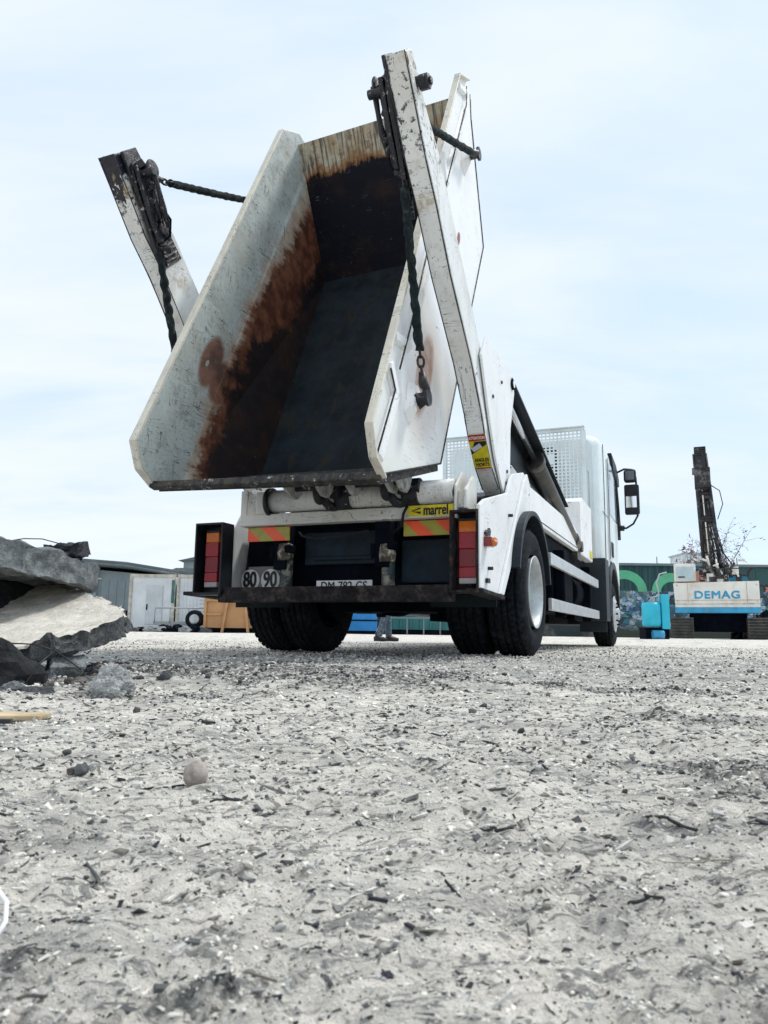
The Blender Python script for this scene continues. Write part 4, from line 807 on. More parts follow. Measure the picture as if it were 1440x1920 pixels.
# ================================================================ RUBBLE on the left
def rough(name, top, th, mat, cuts=4, amp=.012, seed=0, fr=9., mats=None, nrm=None, parent=None):
    """broken slab: polygon 'top' (3D points) extruded down its normal, split and roughened"""
    bm = bmesh.new(); P = [Vector(p) for p in top]; n = Vector((0, 0, 0))
    for i in range(len(P)): n += (P[i]-P[0]).cross(P[(i+1) % len(P)]-P[0])
    n.normalize(); n = n if n.z > 0 else -n
    if nrm: n = Vector(nrm)
    A = [bm.verts.new(p) for p in P]; B = [bm.verts.new(p-n*th) for p in P]; bm.faces.new(A)
    fb = bm.faces.new(B[::-1])
    for i in range(len(P)): j = (i+1) % len(P); bm.faces.new((A[i], B[i], B[j], A[j]))
    bmesh.ops.recalc_face_normals(bm, faces=bm.faces); bmesh.ops.triangulate(bm, faces=bm.faces)
    for f in bm.faces: f.material_index = 1 if (mats and f.normal.dot(n) < .7) else 0
    for _ in range(cuts):
        lim = .03 if _ > 2 else .06
        ed = [e for e in bm.edges if e.calc_length() > lim*.55]
        if not ed: break
        bmesh.ops.subdivide_edges(bm, edges=ed, cuts=1, use_grid_fill=True); bmesh.ops.triangulate(bm, faces=[f for f in bm.faces if len(f.verts) > 4])
    for v in bm.verts:
        q = v.co*fr+Vector((seed*3.1, 0, seed))
        d = Vector((mnoise.noise(q), mnoise.noise(q+Vector((9, 0, 0))), mnoise.noise(q+Vector((0, 9, 0)))))*amp+Vector((mnoise.noise(q*3.3), mnoise.noise(q*3.3+Vector((7, 0, 0))), mnoise.noise(q*3.3+Vector((0, 7, 0)))))*amp*.5
        k = .35 if mats and all(f.material_index == 0 for f in v.link_faces) else 1.; v.co += d*k
    me = bpy.data.meshes.new(name); bm.to_mesh(me); bm.free()
    for m in (mats or [mat]): me.materials.append(m)
    o = bpy.data.objects.new(name, me); COL.objects.link(o)
    if parent: o.parent = parent
    return o
def rock(name, c, dims, mat, seed, sub=4, rough_=.25, fr=1.6, tilt=0.):
    bm = bmesh.new(); bmesh.ops.create_icosphere(bm, subdivisions=sub, radius=1); g = random.Random(seed); off = Vector((g.random()*50, g.random()*50, g.random()*50))
    pl = [(Vector((g.gauss(0, 1), g.gauss(0, 1), g.gauss(0, 1))).normalized(), g.uniform(.55, .85)) for _ in range(9)]
    for v in bm.verts:
        p = v.co.copy()
        if rough_ > .1:
            for n, d in pl:
                e = p.dot(n)-d
                if e > 0: p -= n*e*.9
        k = 1+rough_*mnoise.noise(p*fr+off)+rough_*.35*mnoise.noise(p*fr*4+off)+rough_*.12*mnoise.noise(p*fr*12+off); p *= k
        v.co = Vector((p.x*dims[0], p.y*dims[1], p.z*dims[2]))
    me = bpy.data.meshes.new(name); bm.to_mesh(me); bm.free(); me.materials.append(mat)
    if rough_ < .1: me.polygons.foreach_set('use_smooth', [True]*len(me.polygons))
    o = bpy.data.objects.new(name, me); COL.objects.link(o); o.location = c; o.rotation_euler = (tilt, tilt*.5, g.random()*6); return o
CONCS = concrete('slab_edge', (.07, .075, .08), (.24, .25, .25), 22, .06)  # shade on the slab's sides is put into this darker concrete
sl = rough('concrete_slab', [(-1.9, 2.26, -.02), (-1.30, 2.20, .062), (-1.04, 2.22, .128), (-.97, 2.30, .150), (-.875, 2.46, .198), (-.885, 2.60, .215), (-1.00, 2.84, .252), (-1.2, 3.08, .305), (-1.42, 3.32, .362), (-1.72, 3.41, .390), (-2.5, 3.41, .36)], .062, CREAM, 6, .020, 3, 14, [CREAM, CONCS])
tag(sl, 'tilted broken concrete slab with a smooth pale face, lower of the two', 'slab', 'broken concrete slabs')
us = rough('concrete_slab', [(-2.2, 2.50, .52), (-1.42, 2.62, .50), (-1.31, 2.70, .472), (-1.26, 2.82, .462), (-1.22, 3.02, .445), (-1.22, 3.2, .44), (-1.4, 3.35, .46), (-2.4, 3.3, .50)], .105, CONC, 6, .022, 8, 8)
tag(us, 'thick grey rough broken concrete slab lying topmost on the rubble', 'slab', 'broken concrete slabs')
b = MB(); b.tube([(-1.42, 2.75, .487), (-1.36, 2.78, .503), (-1.30, 2.8, .505), (-1.24, 2.85, .490)], .0022, 6); tag(b.obj('steel_rod', CHAINM), 'thin bent rod lying on top of the upper grey slab', 'rod')
BROWNC = concrete('brown_clod', (.09, .08, .07), (.20, .18, .16), 12, .02)
BLK = concrete('shaded_rubble', (.006, .007, .010), (.024, .025, .028), 9, .03)  # shade under and between the slabs is put into this near-black colour
rr_ = [(-1.7, 3.2, .25, .42, .3, .20, BLK, 'black block added for the shade in the gap between the two slabs'), (-1.12, 2.20, .02, .22, .14, .15, BLK, 'large dark rubble block under the left end of the lower slab'), (-1.45, 2.3, .06, .3, .2, .14, BLK, 'darkest rubble block at the left edge under the slabs'), (-.99, 2.36, .045, .075, .07, .06, CONC, 'small grey rubble block wedged below the slab edge by the rods'),
       (-1.02, 1.93, .0, .07, .06, .035, CONCD, 'flat mossy stone in front of the dark rubble block'), (-.90, 1.98, .0, .05, .04, .03, CONCD, 'dark stone between the mossy stone and the pale rock'), (-1.1, 1.8, .0, .05, .04, .02, CONC, 'flat grey stone nearest the left edge before the rubble')]
for i, (x, y, z, a, bb_, c, m, lb) in enumerate(rr_): tag(rock('rubble_block', (x, y, z), (a, bb_, c), m, 20+i), lb, 'rubble', 'rubble under the slabs')
for i in range(70):
    a = random.random()**1.5; x = -1.2+a*1.0+random.gauss(0, .05); y = 1.9+random.random()*.75+a*.25; s = random.uniform(.006, .026)*(1.15-a*.6)
    o = rock('rubble_stone', (x, y, gz(x, y)+s*.3), (s*1.2, s, s*.75), random.choice([CONC, CONCD, BROWNC]), 60+i, 3, .3); tag(o, 'small broken stone lying in the churned soil around the pale rock', 'stone', 'small stones round the pale rock')
b = MB(); j = Vector((-.955, 2.2, .105))
for e in ((-1.09, 2.2, .125), (-.98, 2.24, .15), (-.86, 2.16, .055), (-.985, 2.1, .02)): b.tube([j, (j+Vector(e))/2+Vector((random.uniform(-.008, .008), 0, random.uniform(-.004, .008))), e], .0022, 6)
tag(b.obj('reinforcing_rods', CHAINM), 'thin dark reinforcing rods crossing below the lower slab', 'rebar')
tag(rock('boulder', (-.692, 1.92, .024), (.062, .06, .055), ROCKM, 12, 5, .28, 2.6), 'pale blue-grey angular rock lying right of the rubble', 'rock')
tag(rock('round_stone', (-.2095, .876, gz(-.2095, .876)+.012), (.0138, .0135, .0145), plain('tan_stone', (.36, .31, .27), .85, 0, .25, 90, (.5, .47, .43, .6), .001), 9, 4, .08), 'round brownish stone standing alone in the foreground', 'stone')
tag(rock('dark_stone', (-.3640, .94, gz(-.364, .94)+.005), (.0095, .009, .0085), lit('stone_dark', (.10, .105, .11)), 31, 3, .2), 'small dark stone left of the round brownish stone', 'stone')
tag(rock('dark_stone', (-.3775, .945, gz(-.3775, .945)+.004), (.007, .007, .006), lit('stone_brown', (.14, .12, .11)), 32, 3, .2), 'smaller brown stone touching the small dark stone', 'stone')
tag(rock('dark_stone', (-.45, 1.1, gz(-.45, 1.1)+.004), (.008, .007, .006), lit('stone_dark2', (.08, .085, .09)), 33, 3, .2), 'small dark stone further back at left, alone', 'stone')
b = MB(); q = gz(-.21, .45); b.tube([(-.245, .47, q+.02), (-.225, .462, q+.022), (-.212, .452, q+.016), (-.206, .44, q+.010), (-.207, .43, q+.004)], .0014, 8); tag(b.obj('white_cable', PAINTW), 'curved piece of white cable at the left edge of the foreground', 'cable')
def stick(p, q, r, mat, label, nm='stick'):
    b = MB(); P = Vector((p[0], p[1], gz(*p)+r*1.4)); Q = Vector((q[0], q[1], gz(*q)+r*1.6)); N = 13; sd_ = p[0]*37
    b.tube([P.lerp(Q, k/(N-1))+Vector((mnoise.noise(Vector((k*.45, 1, sd_))), mnoise.noise(Vector((k*.45, 5, sd_))), .3*mnoise.noise(Vector((k*.45, 9, sd_)))))*r*3.5 for k in range(N)], r, 6, rs=[r*.6*(.35+.9*abs(mnoise.noise(Vector((k*.9, 3, sd_))))+.25*sin(pi*k/(N-1))) for k in range(N)]); tag(b.obj(nm, mat), label, 'stick', 'sticks on the ground')
DK = lit('stick_dark', (.04, .042, .045)); LT = lit('stick_pale', (.38, .34, .27))
stick((-.172, .80), (-.145, .805), .003, DK, 'short thick dark stick behind the round brownish stone')
stick((.232, .683), (.275, .680), .0035, DK, 'long dark slat in the right foreground')
stick((.205, .572), (.255, .568), .0013, LT, 'thin pale stick lying below the long dark slat')
stick((-.32, 1.33), (-.29, 1.32), .005, DK, 'short dark stick in the middle distance left of centre')
stick((.085, .655), (.11, .65), .003, DK, 'short dark splinter in the centre foreground')
stick((.155, .50), (.178, .497), .0022, DK, 'tiny dark chip low in the right foreground')
b = MB(); Mx = Matrix.Translation((-.86, 1.45, gz(-.7, 1.45)+.006))@Matrix.Rotation(.08, 4, 'Z'); b.box((-.4, -.03, -.006), (.215, .035, .004), 0, Mx); tag(b.obj('board', plain('ochre_board', (.52, .40, .24), .8, 0, .25, 12, (.4, .38, .34, .5), .002), None, .003), 'ochre board lying flat at the left edge of the ground', 'board')
b = MB(); b.box((-.25, -.006, 0), (.2, .006, .008), 0, Matrix.Translation((-.86, 1.345, gz(-.7, 1.35)+.004))@Matrix.Rotation(.12, 4, 'Z')); tag(b.obj('batten', DK, None, .001), 'black thin batten in front of the ochre board', 'batten')

# ================================================================ BACKGROUND
G = .10; ORD = 'first second third fourth fifth sixth seventh eighth ninth tenth eleventh'.split()
def bmat(nm, c, dirt=(.3, .28, .25, .5), sc_=1.2, rough_=.8): return plain(nm, c, rough_, 0, .14, sc_, dirt, .004)
GW = bmat('shed_grey', (.22, .27, .29)); GR = bmat('shed_roof', (.11, .14, .15)); 
def shed():
    r = empty('industrial_shed', (-10, 27.5, G)); tag(r, 'long grey shed with a sloping dark roof behind the slabs', 'shed')
    b = MB(); b.prism([(-6, 0), (3.6, 0), (3.6, 1.9), (-.2, 2.2), (-6, 2.7)], 1, 0, 5); [b.box((x, -.02, .8), (x+.05, 0.0, 1.85)) for x in np.arange(-5.9, 3.5, .3)]; b.obj('wall', GW, r)
    b = MB(); b.tube([(-6.1, -.55, 2.78), (.6, -.55, 2.34), (4.0, -.55, 1.84)], .05, 6); b.obj('gutter', GR, r)
    b = MB(); b.prism([(-6.2, 2.72), (.6, 2.28), (4.1, 1.78), (4.1, 1.98), (.6, 2.5), (-6.2, 2.95)], 1, -.5, 5.4); b.obj('roof', GR, r, .01)
    b = MB(); b.box((-.4, -.06, 0), (3.0, -.01, .75)); b.obj('opening', CHAS, r)
    for x in (-2.6, -.55): b = MB(); b.tube([(x, -.12, 0), (x-.08, -.12, 2.3)], .06, 8); b.obj('drainpipe', GW, r)
    b = MB(); b.tube([(-2.8, -.1, 2.0), (-.4, -.1, 1.9)], .03, 6); b.obj('cable_run', PAINTW, r)
shed()
r = empty('monitor_roof_hall', (-11.5, 46, 0)); tag(r, 'distant grey hall with a raised glazed roof above the white cabins', 'building')
b = MB(); b.box((-2.2, 0, 0), (5, 6, 3.7)); b.obj('wall', GW, r)
b = MB(); b.prism([(-2.5, 3.5), (5.3, 3.5), (5.3, 3.95), (-1.3, 3.95)], 1, -.3, 6.3); b.obj('roof', GR, r)
b = MB(); b.box((-1.2, 1, 3.95), (4, 5, 4.5)); b.obj('clerestory', bmat('clerestory', (.33, .38, .40)), r)
b = MB(); b.prism([(-1.5, 4.5), (4.3, 4.5), (4.3, 4.85), (0, 4.85)], 1, .7, 5.3); b.obj('upper_roof', GR, r)
CW = plain('cabin_white', (.66, .69, .71), .6, 0, .10, .9, (.42, .40, .38, .45), .004); CF = plain('cabin_frame', (.52, .50, .42), .7, 0, .3, 3.5, (.22, .11, .05, .95), .006); TEAL = bmat('teal_paint', (.03, .15, .15))
def cabin(x0, x1, label, door):
    r = empty('site_cabin', ((x0+x1)/2, 26.2, G)); tag(r, label, 'cabin', 'white site cabins'); hw = (x1-x0)/2
    b = MB(); b.box((-hw+.05, .05, .05), (hw-.05, 2.2, 1.93))
    for k in range(int(hw*2/.12)): b.box((-hw+.08+k*.12, .03, .1), (-hw+.11+k*.12, .051, 1.9)) if not door else None
    b.obj('wall', CW, r)
    b = MB()
    for x in (-hw, hw-.1): b.box((x, 0, 0), (x+.1, .1, 2.0))
    b.box((-hw+.1, 0, 1.9), (hw-.1, .1, 2.0)); b.box((-hw+.1, 0, 0), (hw-.1, .1, .08)); b.obj('frame', CF, r, .008)
    if door:
        b = MB(); b.box((-.2, .012, .25), (.38, .05, 1.62)); d = b.obj('door', bmat('door_grey', (.55, .58, .60)), r, .006); b = MB(); b.box((-.17, -.01, .75), (-.13, .012, .95)); b.obj('handle', CHAS, d)
        b = MB(); b.box((hw-.12, -.02, 1.0), (hw-.02, 0, 1.8)); b.obj('teal_patch', TEAL, r)
    else:
        b = MB(); [b.box((.0, .005, .35+k*.13), (.25, .028, .42+k*.13)) for k in range(11)]; b.obj('louvre', CW, r)
cabin(-8.95, -7.33, 'white cabin with a grey door and rusty corner posts, leftmost', True)
cabin(-7.27, -5.6, 'white ribbed cabin half hidden behind the tail lamp', False)
tr = empty('trailer', (-6.6, 24.6, G)); tag(tr, 'small rail sided trailer with one spare wheel in front of cabins', 'trailer')
b = MB(); b.tube([(-.9, 0, .78), (1.3, 0, .78)], .03, 6); [b.tube([(x, 0, .3), (x, 0, .78)], .02, 6) for x in (-.9, -.4, .2, .8, 1.3)]; b.box((-.95, 0, .22), (1.4, .9, .34)); b.obj('rail_frame', bmat('galv', (.38, .42, .43)), tr)
b = MB(); b.lathe([(-.08, .15), (-.09, .25), (-.05, .30), (.05, .30), (.09, .25), (.08, .15)], (.45, -.12, .42), 1, 28); wv = b.obj('wheel', TYRE, tr)
b = MB(); b.lathe([(-.09, 0), (-.07, .1), (-.085, .16), (-.06, .165)], (.45, -.12, .42), 1, 20); b.obj('rim', RIMM, wv)
for i in range(11):
    x = -9.0+i*.33+random.uniform(-.1, .1); o = rock('scrap_heap', (x, 24.2+random.uniform(-.4, .4), G+.06), (random.uniform(.2, .45), .3, random.uniform(.10, .24)), random.choice([CHAS, CONCD, CONC]), 100+i, 3, .4, 2.); tag(o, ORD[i]+' dark scrap heap from the left on the ground before the cabins', 'scrap heap', 'scrap heaps before the cabins')
ORG = plain('ochre_skip', (.46, .25, .11), .65, 0, .15, 1.6, (.3, .2, .12, .5), .004)
r = empty('ochre_skip', (-4.75, 24.2, G)); tag(r, 'ochre steel skip with ribs seen under the left tail lamp', 'skip')
b = MB(); b.prism([(-1.0, .15), (1.6, .15), (1.75, 1.06), (-1.0, 1.06)], 1, 0, 1.6); b.obj('body', ORG, r, .01)
b = MB(); b.box((-1.03, -.06, 1.0), (1.8, 0, 1.1)); b.box((-1.03, -.05, .55), (-.45, 0, .62)); b.box((.38, -.05, .55), (1.6, 0, .62))
for s in (-1, 1): b.prism([(s*.42-.04, 0), (s*.42+.04, 0), (s*.28+.04, 1.0), (s*.28-.04, 1.0)] if s < 0 else [(.38, 0), (.46, 0), (.34, 1.0), (.26, 1.0)], 1, -.12, 0)
b.box((-1.03, -.08, .15), (-.95, 0, 1.0)); b.obj('rib', ORG, r, .006)
b = MB(); b.box((-1.0, .1, 0), (1.6, 1.4, .15)); b.obj('base', CHAS, r)
# under the truck: blue bin, teal skip, railing, dark bank
r = empty('blue_container', (-.55, 29, G)); tag(r, 'bright blue container glimpsed under the truck beside the person', 'container')
b = MB(); b.box((-.9, 0, .12), (.33, 1.5, 1.3)); b.obj('body', bmat('bright_blue', (.02, .20, .50)), r, .02); b = MB(); b.box((-.92, -.03, .5), (.34, 0, .55)); b.box((-.9, 0, 0), (.3, 1.4, .12)); b.obj('band', CHAS, r)
r = empty('teal_container', (1.6, 30, G)); tag(r, 'teal ribbed container glimpsed under the rear axle', 'container')
b = MB(); b.box((-1.3, 0, .2), (3.5, 2, 1.4)); [b.box((-1.3+k*.4, -.06, .2), (-1.22+k*.4, 0, 1.4)) for k in range(12)]; b.obj('body', TEAL, r); b = MB(); b.box((-1.3, 0, 0), (3.5, 2, .2)); b.obj('base', CHAS, r)
b = MB(); [b.tube([(x, 28, G), (x, 28, G+.62)], .03, 6) for x in np.arange(.3, 4.5, .62)]; b.tube([(.3, 28, G+.62), (4.4, 28, G+.62)], .03, 6); tag(b.obj('railing', bmat('rail_grey', (.16, .19, .20))), 'low grey railing glimpsed under the truck', 'railing')
b = MB(); b.box((-3.6, 33, 0), (10.2, 33.4, 2.0)); tag(b.obj('rear_yard_wall', bmat('dark_wall', (.03, .045, .05))), 'dark wall closing the yard behind the truck', 'wall')
# graffiti wall
def graf():
    m, t, bb, v = newmat('graffiti_wall'); s = nd(t, 'SeparateXYZ', {0: v}); z = s.outputs[2]; x = s.outputs[0]
    gv = nd(t, 'VectorMath', {0: sc(t, v, (1, .1, 1.3)), 1: nd(t, 'VectorMath', {0: nd(t, 'TexNoise', {'Vector': v, 'Scale': 5., 'Detail': 4.}).outputs[1], 1: (.35, .0, .35)}, operation='MULTIPLY').outputs[0]}, operation='ADD').outputs[0]; vv = vor(t, gv, 5.); cr = nd(t, 'ValToRGB', {0: nd(t, 'SeparateColor', {0: vv.outputs['Color']}).outputs[0]}); e = cr.color_ramp; e.interpolation = 'CONSTANT'
    cols = [(0, (.05, .10, .16)), (.2, (.16, .30, .46)), (.36, (.35, .45, .52)), (.5, (.03, .05, .06)), (.62, (.08, .22, .24)), (.74, (.42, .45, .48)), (.86, (.04, .16, .22))]
    e.elements[0].position = 0; e.elements[0].color = (*cols[0][1], 1); e.elements[1].position = cols[1][0]; e.elements[1].color = (*cols[1][1], 1)
    for p, c in cols[2:]: q = e.elements.new(p); q.color = (*c, 1)
    d = sm(t, vor(t, gv, 5., 'DISTANCE_TO_EDGE').outputs[0], .02, .06); low = mix(t, d, (.02, .03, .035, 1), cr.outputs[0])
    low = mix(t, sm(t, noi(t, v, 2.2, 5, .7), .5, .62, 0, .6), low, (.10, .14, .12, 1)); low = mix(t, sm(t, z, .8, .3), low, (.05, .065, .05, 1))
    hi = mix(t, sm(t, noi(t, sc(t, v, (12, 1, .4)), 1, 3), .4, .6), (.012, .05, .055, 1), (.03, .085, .09, 1))
    g2 = sc(t, gv, (.8, 1, .7)); v2 = vor(t, g2, 1.3); c2 = nd(t, 'ValToRGB', {0: nd(t, 'SeparateColor', {0: v2.outputs['Color']}).outputs[1]}); e = c2.color_ramp; e.interpolation = 'CONSTANT'
    e.elements[0].color = (.40, .20, .17, 1); e.elements[1].position = .45; e.elements[1].color = (.02, .16, .24, 1); q = e.elements.new(.75); q.color = (.03, .09, .09, 1)
    hr = mix(t, sm(t, vor(t, g2, 1.3, 'DISTANCE_TO_EDGE').outputs[0], .03, .06), (.05, .02, .03, 1), c2.outputs[0])
    hi = mix(t, sm(t, x, 12.6, 12.7), hi, hr)
    c = mix(t, sm(t, z, 2.02, 2.06), low, hi); setin(t, bb, Base_Color=c, Roughness=.85); bump(t, bb, noi(t, v, 9, 6, .7), .03); return m
gwm = empty('graffiti_wall', (0, 0, 0)); tag(gwm, 'graffiti covered yard wall with green painted arches behind the crane', 'wall')
b = MB(); b.box((9.6, 31.2, 0), (34, 31.6, 3.1)); b.obj('wall_face', graf(), gwm)
b = MB(); b.box((9.5, 31.1, 3.1), (34, 31.7, 3.2)); [b.box((9.9+k*1.7, 31.3, 3.2), (9.93+k*1.7, 31.33, 3.5)) for k in range(4)]; b.obj('coping', bmat('coping', (.15, .2, .2)), gwm)
GP = bmat('green_graffiti', (.10, .42, .24)); GPI = bmat('green_graffiti_dark', (.02, .09, .08))
for cx, rr2 in ((10.15, .95), (12.15, .85)):
    b = MB(); aa = np.linspace(0, pi, 18); A = [(cx+rr2*cos(a), 31.185, 2.0+rr2*.95*sin(a)) for a in aa]; B = [(cx+(rr2-.38)*cos(a), 31.185, 2.0+(rr2-.42)*sin(a)) for a in aa]
    b.add(A+B, [(i, i+1, 18+i+1, 18+i) for i in range(17)]); b.obj('painted_arch', GP, gwm)
# tracked crane seen from the rear
cr = empty('tracked_crane', (10.95, 24.4, .08), radians(-22)); cr.scale = (.93, 1, 1.03); tag(cr, 'old white and blue tracked crane with its black mast raised', 'crane')
CWH = plain('crane_white', (.74, .72, .66), .6, 0, .1, 1.5, (.45, .30, .12, .55), .004); CBL = plain('crane_blue', (.03, .30, .52), .5, 0, .2, 3, (.3, .2, .15, .3)); MAST = plain('mast_dark', (.016, .014, .018), .6, 0, .4, 3, (.3, .3, .3, .6), .01)
b = MB(); b.prism([(-1.36, 1.02), (1.38, 1.02), (1.38, 1.84), (-1.40, 1.80)], 1, 0, .8); b.tube([(-1.36, -.01, 1.12), (1.38, -.01, 1.13)], .012, 6, mi=1)
cw = b.obj('counterweight', [CWH, CF], cr, .02)
b = MB(); b.box((-1.37, -.012, .84), (1.39, .79, 1.019)); b.obj('blue_band', CBL, cr, .01)
text('DEMAG', .33, frame((0.02, -.004, 1.40), (1, 0, 0), (0, 0, 1)), CBL, 'maker_lettering', cw, 0, .006, 1.25, space=1.1, fat=.012)
b = MB(); b.box((-1.36, .1, 1.85), (-.62, 1.3, 2.44)); b2 = MB(); [b2.tube([(x, -.006, 1.16), (x, -.006, 1.80)], .008, 4) for x in (-.93, .98)]; b2.tube([(-1.36, -.006, 1.24), (1.38, -.006, 1.245)], .009, 4); [b2.cyl((x, -.02, z), (x, .0, z), .022, 8) for x in (-1.28, 1.3) for z in (1.2, 1.72)]; b2.obj('panel_seam', CF, cw)
b2 = MB(); b2.tube([(-.5, .1, 1.86), (-.5, .1, 2.25), (1.3, .1, 2.25), (1.3, .1, 1.86)], .018, 6); b2.tube([(.4, .1, 1.86), (.4, .1, 2.25)], .018, 6); b2.obj('handrail', MAST, cr)
cc_ = b.obj('operator_cab', CWH, cr, .05, 3)
b = MB(); b.box((-1.28, .085, 1.93), (-.70, .097, 2.33)); b.obj('window', plain('cab_glass', (.45, .55, .58), .1, 0, .1), cc_, .03, 3)
b = MB(); b.box((-1.22, .075, 1.98), (-1.0, .084, 2.02)); b.obj('wiper', INK, cc_)
for x0, x1 in ((-1.55, -.78), (.95, 1.75)):
    b = MB(); 
    for k in range(14):
        z = .03+k*.048; b.box((x0, .1-(.05 if k % 2 else 0), z), (x1, 3.2, z+.04))
    b.obj('track', plain('track_steel', (.07, .066, .062), .75, 0, .4, 5, (.16, .13, .1, .6), .01), cr, .005)
b = MB(); b.box((-.9, .6, .25), (1.0, 2.6, .84)); b.cyl((0, 1.4, .3), (0, 1.4, .9), .7, 24); b.obj('undercarriage', CHAS, cr, .02)
b = MB()   # mast: two chords, cross plates, head
def mp_(u, x): return Vector((-.12+x*(1-.18*u)-.26*u, .9-.6*u, 2.0+4.25*u))
for x in (-.28, .28): b.tube([mp_(0, x), mp_(.97, x*.8)], .075, 6)
b.tube([mp_(0, -.08), mp_(.9, -.05)], .03, 5, mi=1); b.tube([mp_(0, .1), mp_(.6, .1)], .035, 5)
b.loft([mp_(.42, -.26), mp_(.42, .26), mp_(.42, .26)+Vector((0, .12, 0)), mp_(.42, -.26)+Vector((0, .12, 0))], [mp_(.95, -.22), mp_(.95, .22), mp_(.95, .22)+Vector((0, .12, 0)), mp_(.95, -.22)+Vector((0, .12, 0))]); b.loft([mp_(.0, -.2)+Vector((0, .1, 0)), mp_(.0, .05)+Vector((0, .1, 0)), mp_(0, .05)+Vector((0, .2, 0)), mp_(.0, -.2)+Vector((0, .2, 0))], [mp_(.42, -.2)+Vector((0, .1, 0)), mp_(.42, .05)+Vector((0, .1, 0)), mp_(.42, .05)+Vector((0, .2, 0)), mp_(.42, -.2)+Vector((0, .2, 0))], 1)
for k in range(9): u = .1+k*.095; b.tube([mp_(u, -.26), mp_(u+.02, .26)], .03, 5)
for u in (.45, .47, .66, .70, .72): b.tube([mp_(u, -.28), mp_(u, .28)], .07, 6)
q = mp_(.78, 0); b.box((q.x-.27, q.y-.2, q.z-.35), (q.x+.27, q.y+.15, q.z+.32)); q = mp_(.93, 0); b.box((q.x-.17, q.y-.15, q.z-.35), (q.x+.17, q.y+.1, q.z+.35))
for k in range(5): b.box((q.x-.20, q.y-.19, q.z+.1+k*.06), (q.x+.20, q.y+.14, q.z+.135+k*.06))
b.cyl((q.x-.3, q.y, q.z-.42), (q.x+.3, q.y, q.z-.42), .12, 10)
mast = b.obj('mast', [MAST, CWH], cr); mast.location = (.1, 0, 0)
b = MB(); u0 = mp_(.72, .3); b.tube([u0, u0+Vector((.28, 0, -.2)), u0+Vector((.36, 0, -.65)), u0+Vector((.16, 0, -1.15))], .018, 6)
for k in range(12): x = -.25+k*.045; b.tube([mp_(.62, x*.8), mp_(.4, x+.05), mp_(.2, x*1.2+.15), Vector((x+.25, .6, 2.0))], .017, 5)
b.tube([mp_(.5, .1), mp_(.2, .42), Vector((.75, .7, 2.1))], .025, 6); b.obj('hose', INK, mast)
b = MB()
for k in range(46):
    p = Vector((random.uniform(-.5, .85), random.uniform(.3, .9), random.uniform(1.85, 2.6))); e = Vector((random.uniform(-.25, .25), .1*random.random(), random.uniform(-.35, .35)))
    b.tube([p, p+e*.5+Vector((random.uniform(-.08, .08), 0, 0)), p+e], random.uniform(.015, .05), 6, mi=random.choice([0, 0, 1]))
for k in range(10): p = Vector((random.uniform(-.5, .8), .5, random.uniform(1.85, 2.4))); a = random.uniform(.05, .13); b.box(p-Vector((a, a, a)), p+Vector((a, a, a*1.4)), random.choice([0, 0, 1]))
b.obj('winch_gear', [MAST, CWH], cr)
# turquoise tank
r = empty('turquoise_tank', (7.52, 20.4, .06)); tag(r, 'turquoise round tank with an upright box left of the crane', 'tank')
TQ = plain('turquoise', (.02, .46, .62), .4, 0, .1, 2, (.02, .25, .35, .4)); b = MB(); b.lathe([(0, 0), (0, .23), (.1, .25), (.55, .25), (.64, .23), (.64, 0)], (-.14, .1, .37), 2, 28); b.obj('drum', TQ, r)
b = MB(); b.box((.10, -.05, .30), (.32, .35, 1.24)); b.obj('upright_box', TQ, r, .02); b = MB(); b.box((-.35, 0, .0), (.3, .5, .34)); b.cyl((-.2, -.1, .15), (.1, -.1, .15), .12, 12, mi=1); b.obj('base', [CHAS, CBL], r, .01)
b = MB(); b.tube([(-.05, .1, 1.0), (.05, 0, 1.1), (.05, 0, 1.35), (.0, 0, 1.55), (.1, 0, 1.8), (.3, 0, 1.85)], .02, 6); b.tube([(-.2, .1, 1.0), (-.1, .1, 1.15), (.1, .1, 1.2)], .03, 6); b.obj('pipework', bmat('pipe_grey', (.4, .45, .45)), r)
for i, (x, w_) in enumerate(((13.1, .5), (13.9, .7), (14.9, .6))): tag(rock('scrap_heap', (x, 27, .15), (w_, .5, .55+.25*(i % 2)), CHAS, 140+i, 4, .5, 2.4), ORD[i]+' tall dark scrap heap to the right of the tracked crane', 'scrap heap', 'scrap heaps right of the crane')
# far pale blocks
for nm, x0, x1, z1, y, lb in (('office_block', 49, 53, 13.4, 120, 'pale distant block left of the crane mast above the wall'), ('office_block', 52.5, 57.0, 12.6, 126, 'pale distant block with windows right of the crane mast')):
    r = empty(nm, ((x0+x1)/2, y, 0)); tag(r, lb, 'building', 'distant pale blocks'); hw = (x1-x0)/2; b = MB(); b.box((-hw, 0, 0), (hw, 6, z1)); b.obj('wall', bmat('far_block', (.55, .62, .66)), r)
    b = MB(); b.box((-hw-.2, -.2, z1), (hw+.2, 6.2, z1+.25)); b.obj('roof', bmat('far_roof', (.35, .42, .46)), r)
    for k in range(4): b = MB(); b.box((-hw+.5+k*1.0, -.05, z1-1.9), (-hw+1.0+k*1.0, -.01, z1-.9)); b.obj('window', GLASS, r)
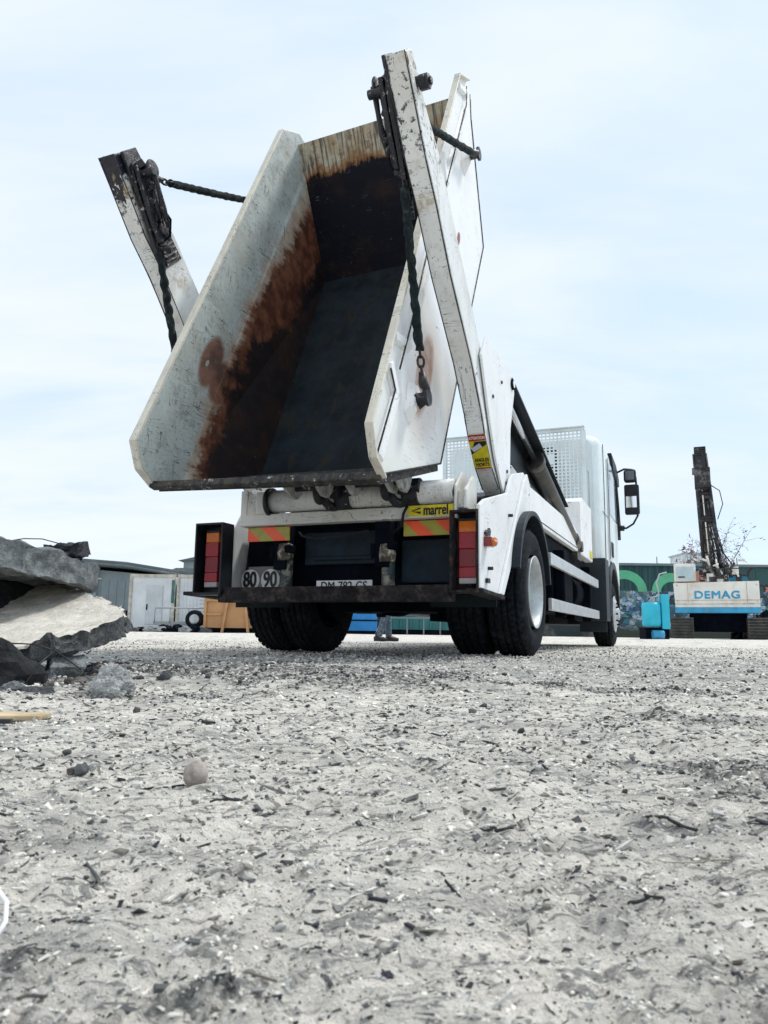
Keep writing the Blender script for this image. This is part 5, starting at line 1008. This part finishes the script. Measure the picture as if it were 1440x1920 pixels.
# trees beyond the wall
LEAF = plain('leaf_dark', (.05, .06, .05), .8, 0, .4, 3); LEAFR = plain('leaf_red', (.20, .035, .05), .8, 0, .3, 3); BARK = plain('bark_pale', (.26, .25, .24), .9, 0, .3, 6)
def sparse_tree(base, tips, leafm, label, seed, nl=22, spread=.5, ls=.07):
    g = random.Random(seed); r = empty('bare_tree', base); tag(r, label, 'tree', 'sparse trees beyond the graffiti wall'); b = MB(); L = MB(); B = Vector((0, 0, 0)); top = Vector((0, 0, tips[0][2]*.45)); b.tube([B, top*.5, top], .07, 7, rs=[.10, .08, .06])
    for tp in tips:
        T = Vector(tp); mid = top.lerp(T, .5)+Vector((g.uniform(-.2, .2), 0, g.uniform(-.1, .2))); b.tube([top, mid, T], .02, 5, rs=[.045, .025, .008])
        for k in range(nl):
            q = g.uniform(.25, 1.05); p = (top.lerp(mid, q*2) if q < .5 else mid.lerp(T, q*2-1))
            e = p+Vector((g.gauss(0, spread), g.gauss(0, spread), g.gauss(0, spread)))*.6; b.tube([p, e], .006, 4, rs=[.008, .004])
            for _ in range(3):
                c = e+Vector((g.gauss(0, .07), g.gauss(0, .07), g.gauss(0, .07))); u = Vector((g.gauss(0, 1), g.gauss(0, 1), g.gauss(0, 1))).normalized(); v = u.orthogonal().normalized(); s = ls*g.uniform(.5, 1.3); L.add([c-u*s, c+v*s*.5, c+u*s, c-v*s*.5], [(0, 1, 2, 3)])
    b.obj('trunk', BARK, r); L.obj('crown', leafm, r)
sparse_tree((15.1, 34.0, 0), [(1.0, 0, 5.3), (.3, 0, 4.9), (-.4, .2, 4.5), (1.8, 0, 4.9), (-.9, 0, 4.2), (.9, .3, 4.3)], LEAF, 'sparse leafy tree right of the crane mast behind the wall', 3, 24)
sparse_tree((13.9, 33.5, 0), [(.2, 0, 4.5), (.4, 0, 4.2), (-.1, 0, 4.1)], LEAFR, 'small red leaved tree left of the crane mast behind the wall', 4, 14, .3, .09)
# crumpled rusty sheet on the far end of the upper slab
o = rough('crumpled_sheet', [(-1.40, 3.02, .50), (-1.26, 3.0, .515), (-1.235, 3.10, .525), (-1.38, 3.15, .51)], .05, GREASE, 4, .022, 15, 16)
tag(o, 'crumpled dark metal sheet lying on the far end of the upper slab', 'scrap metal')
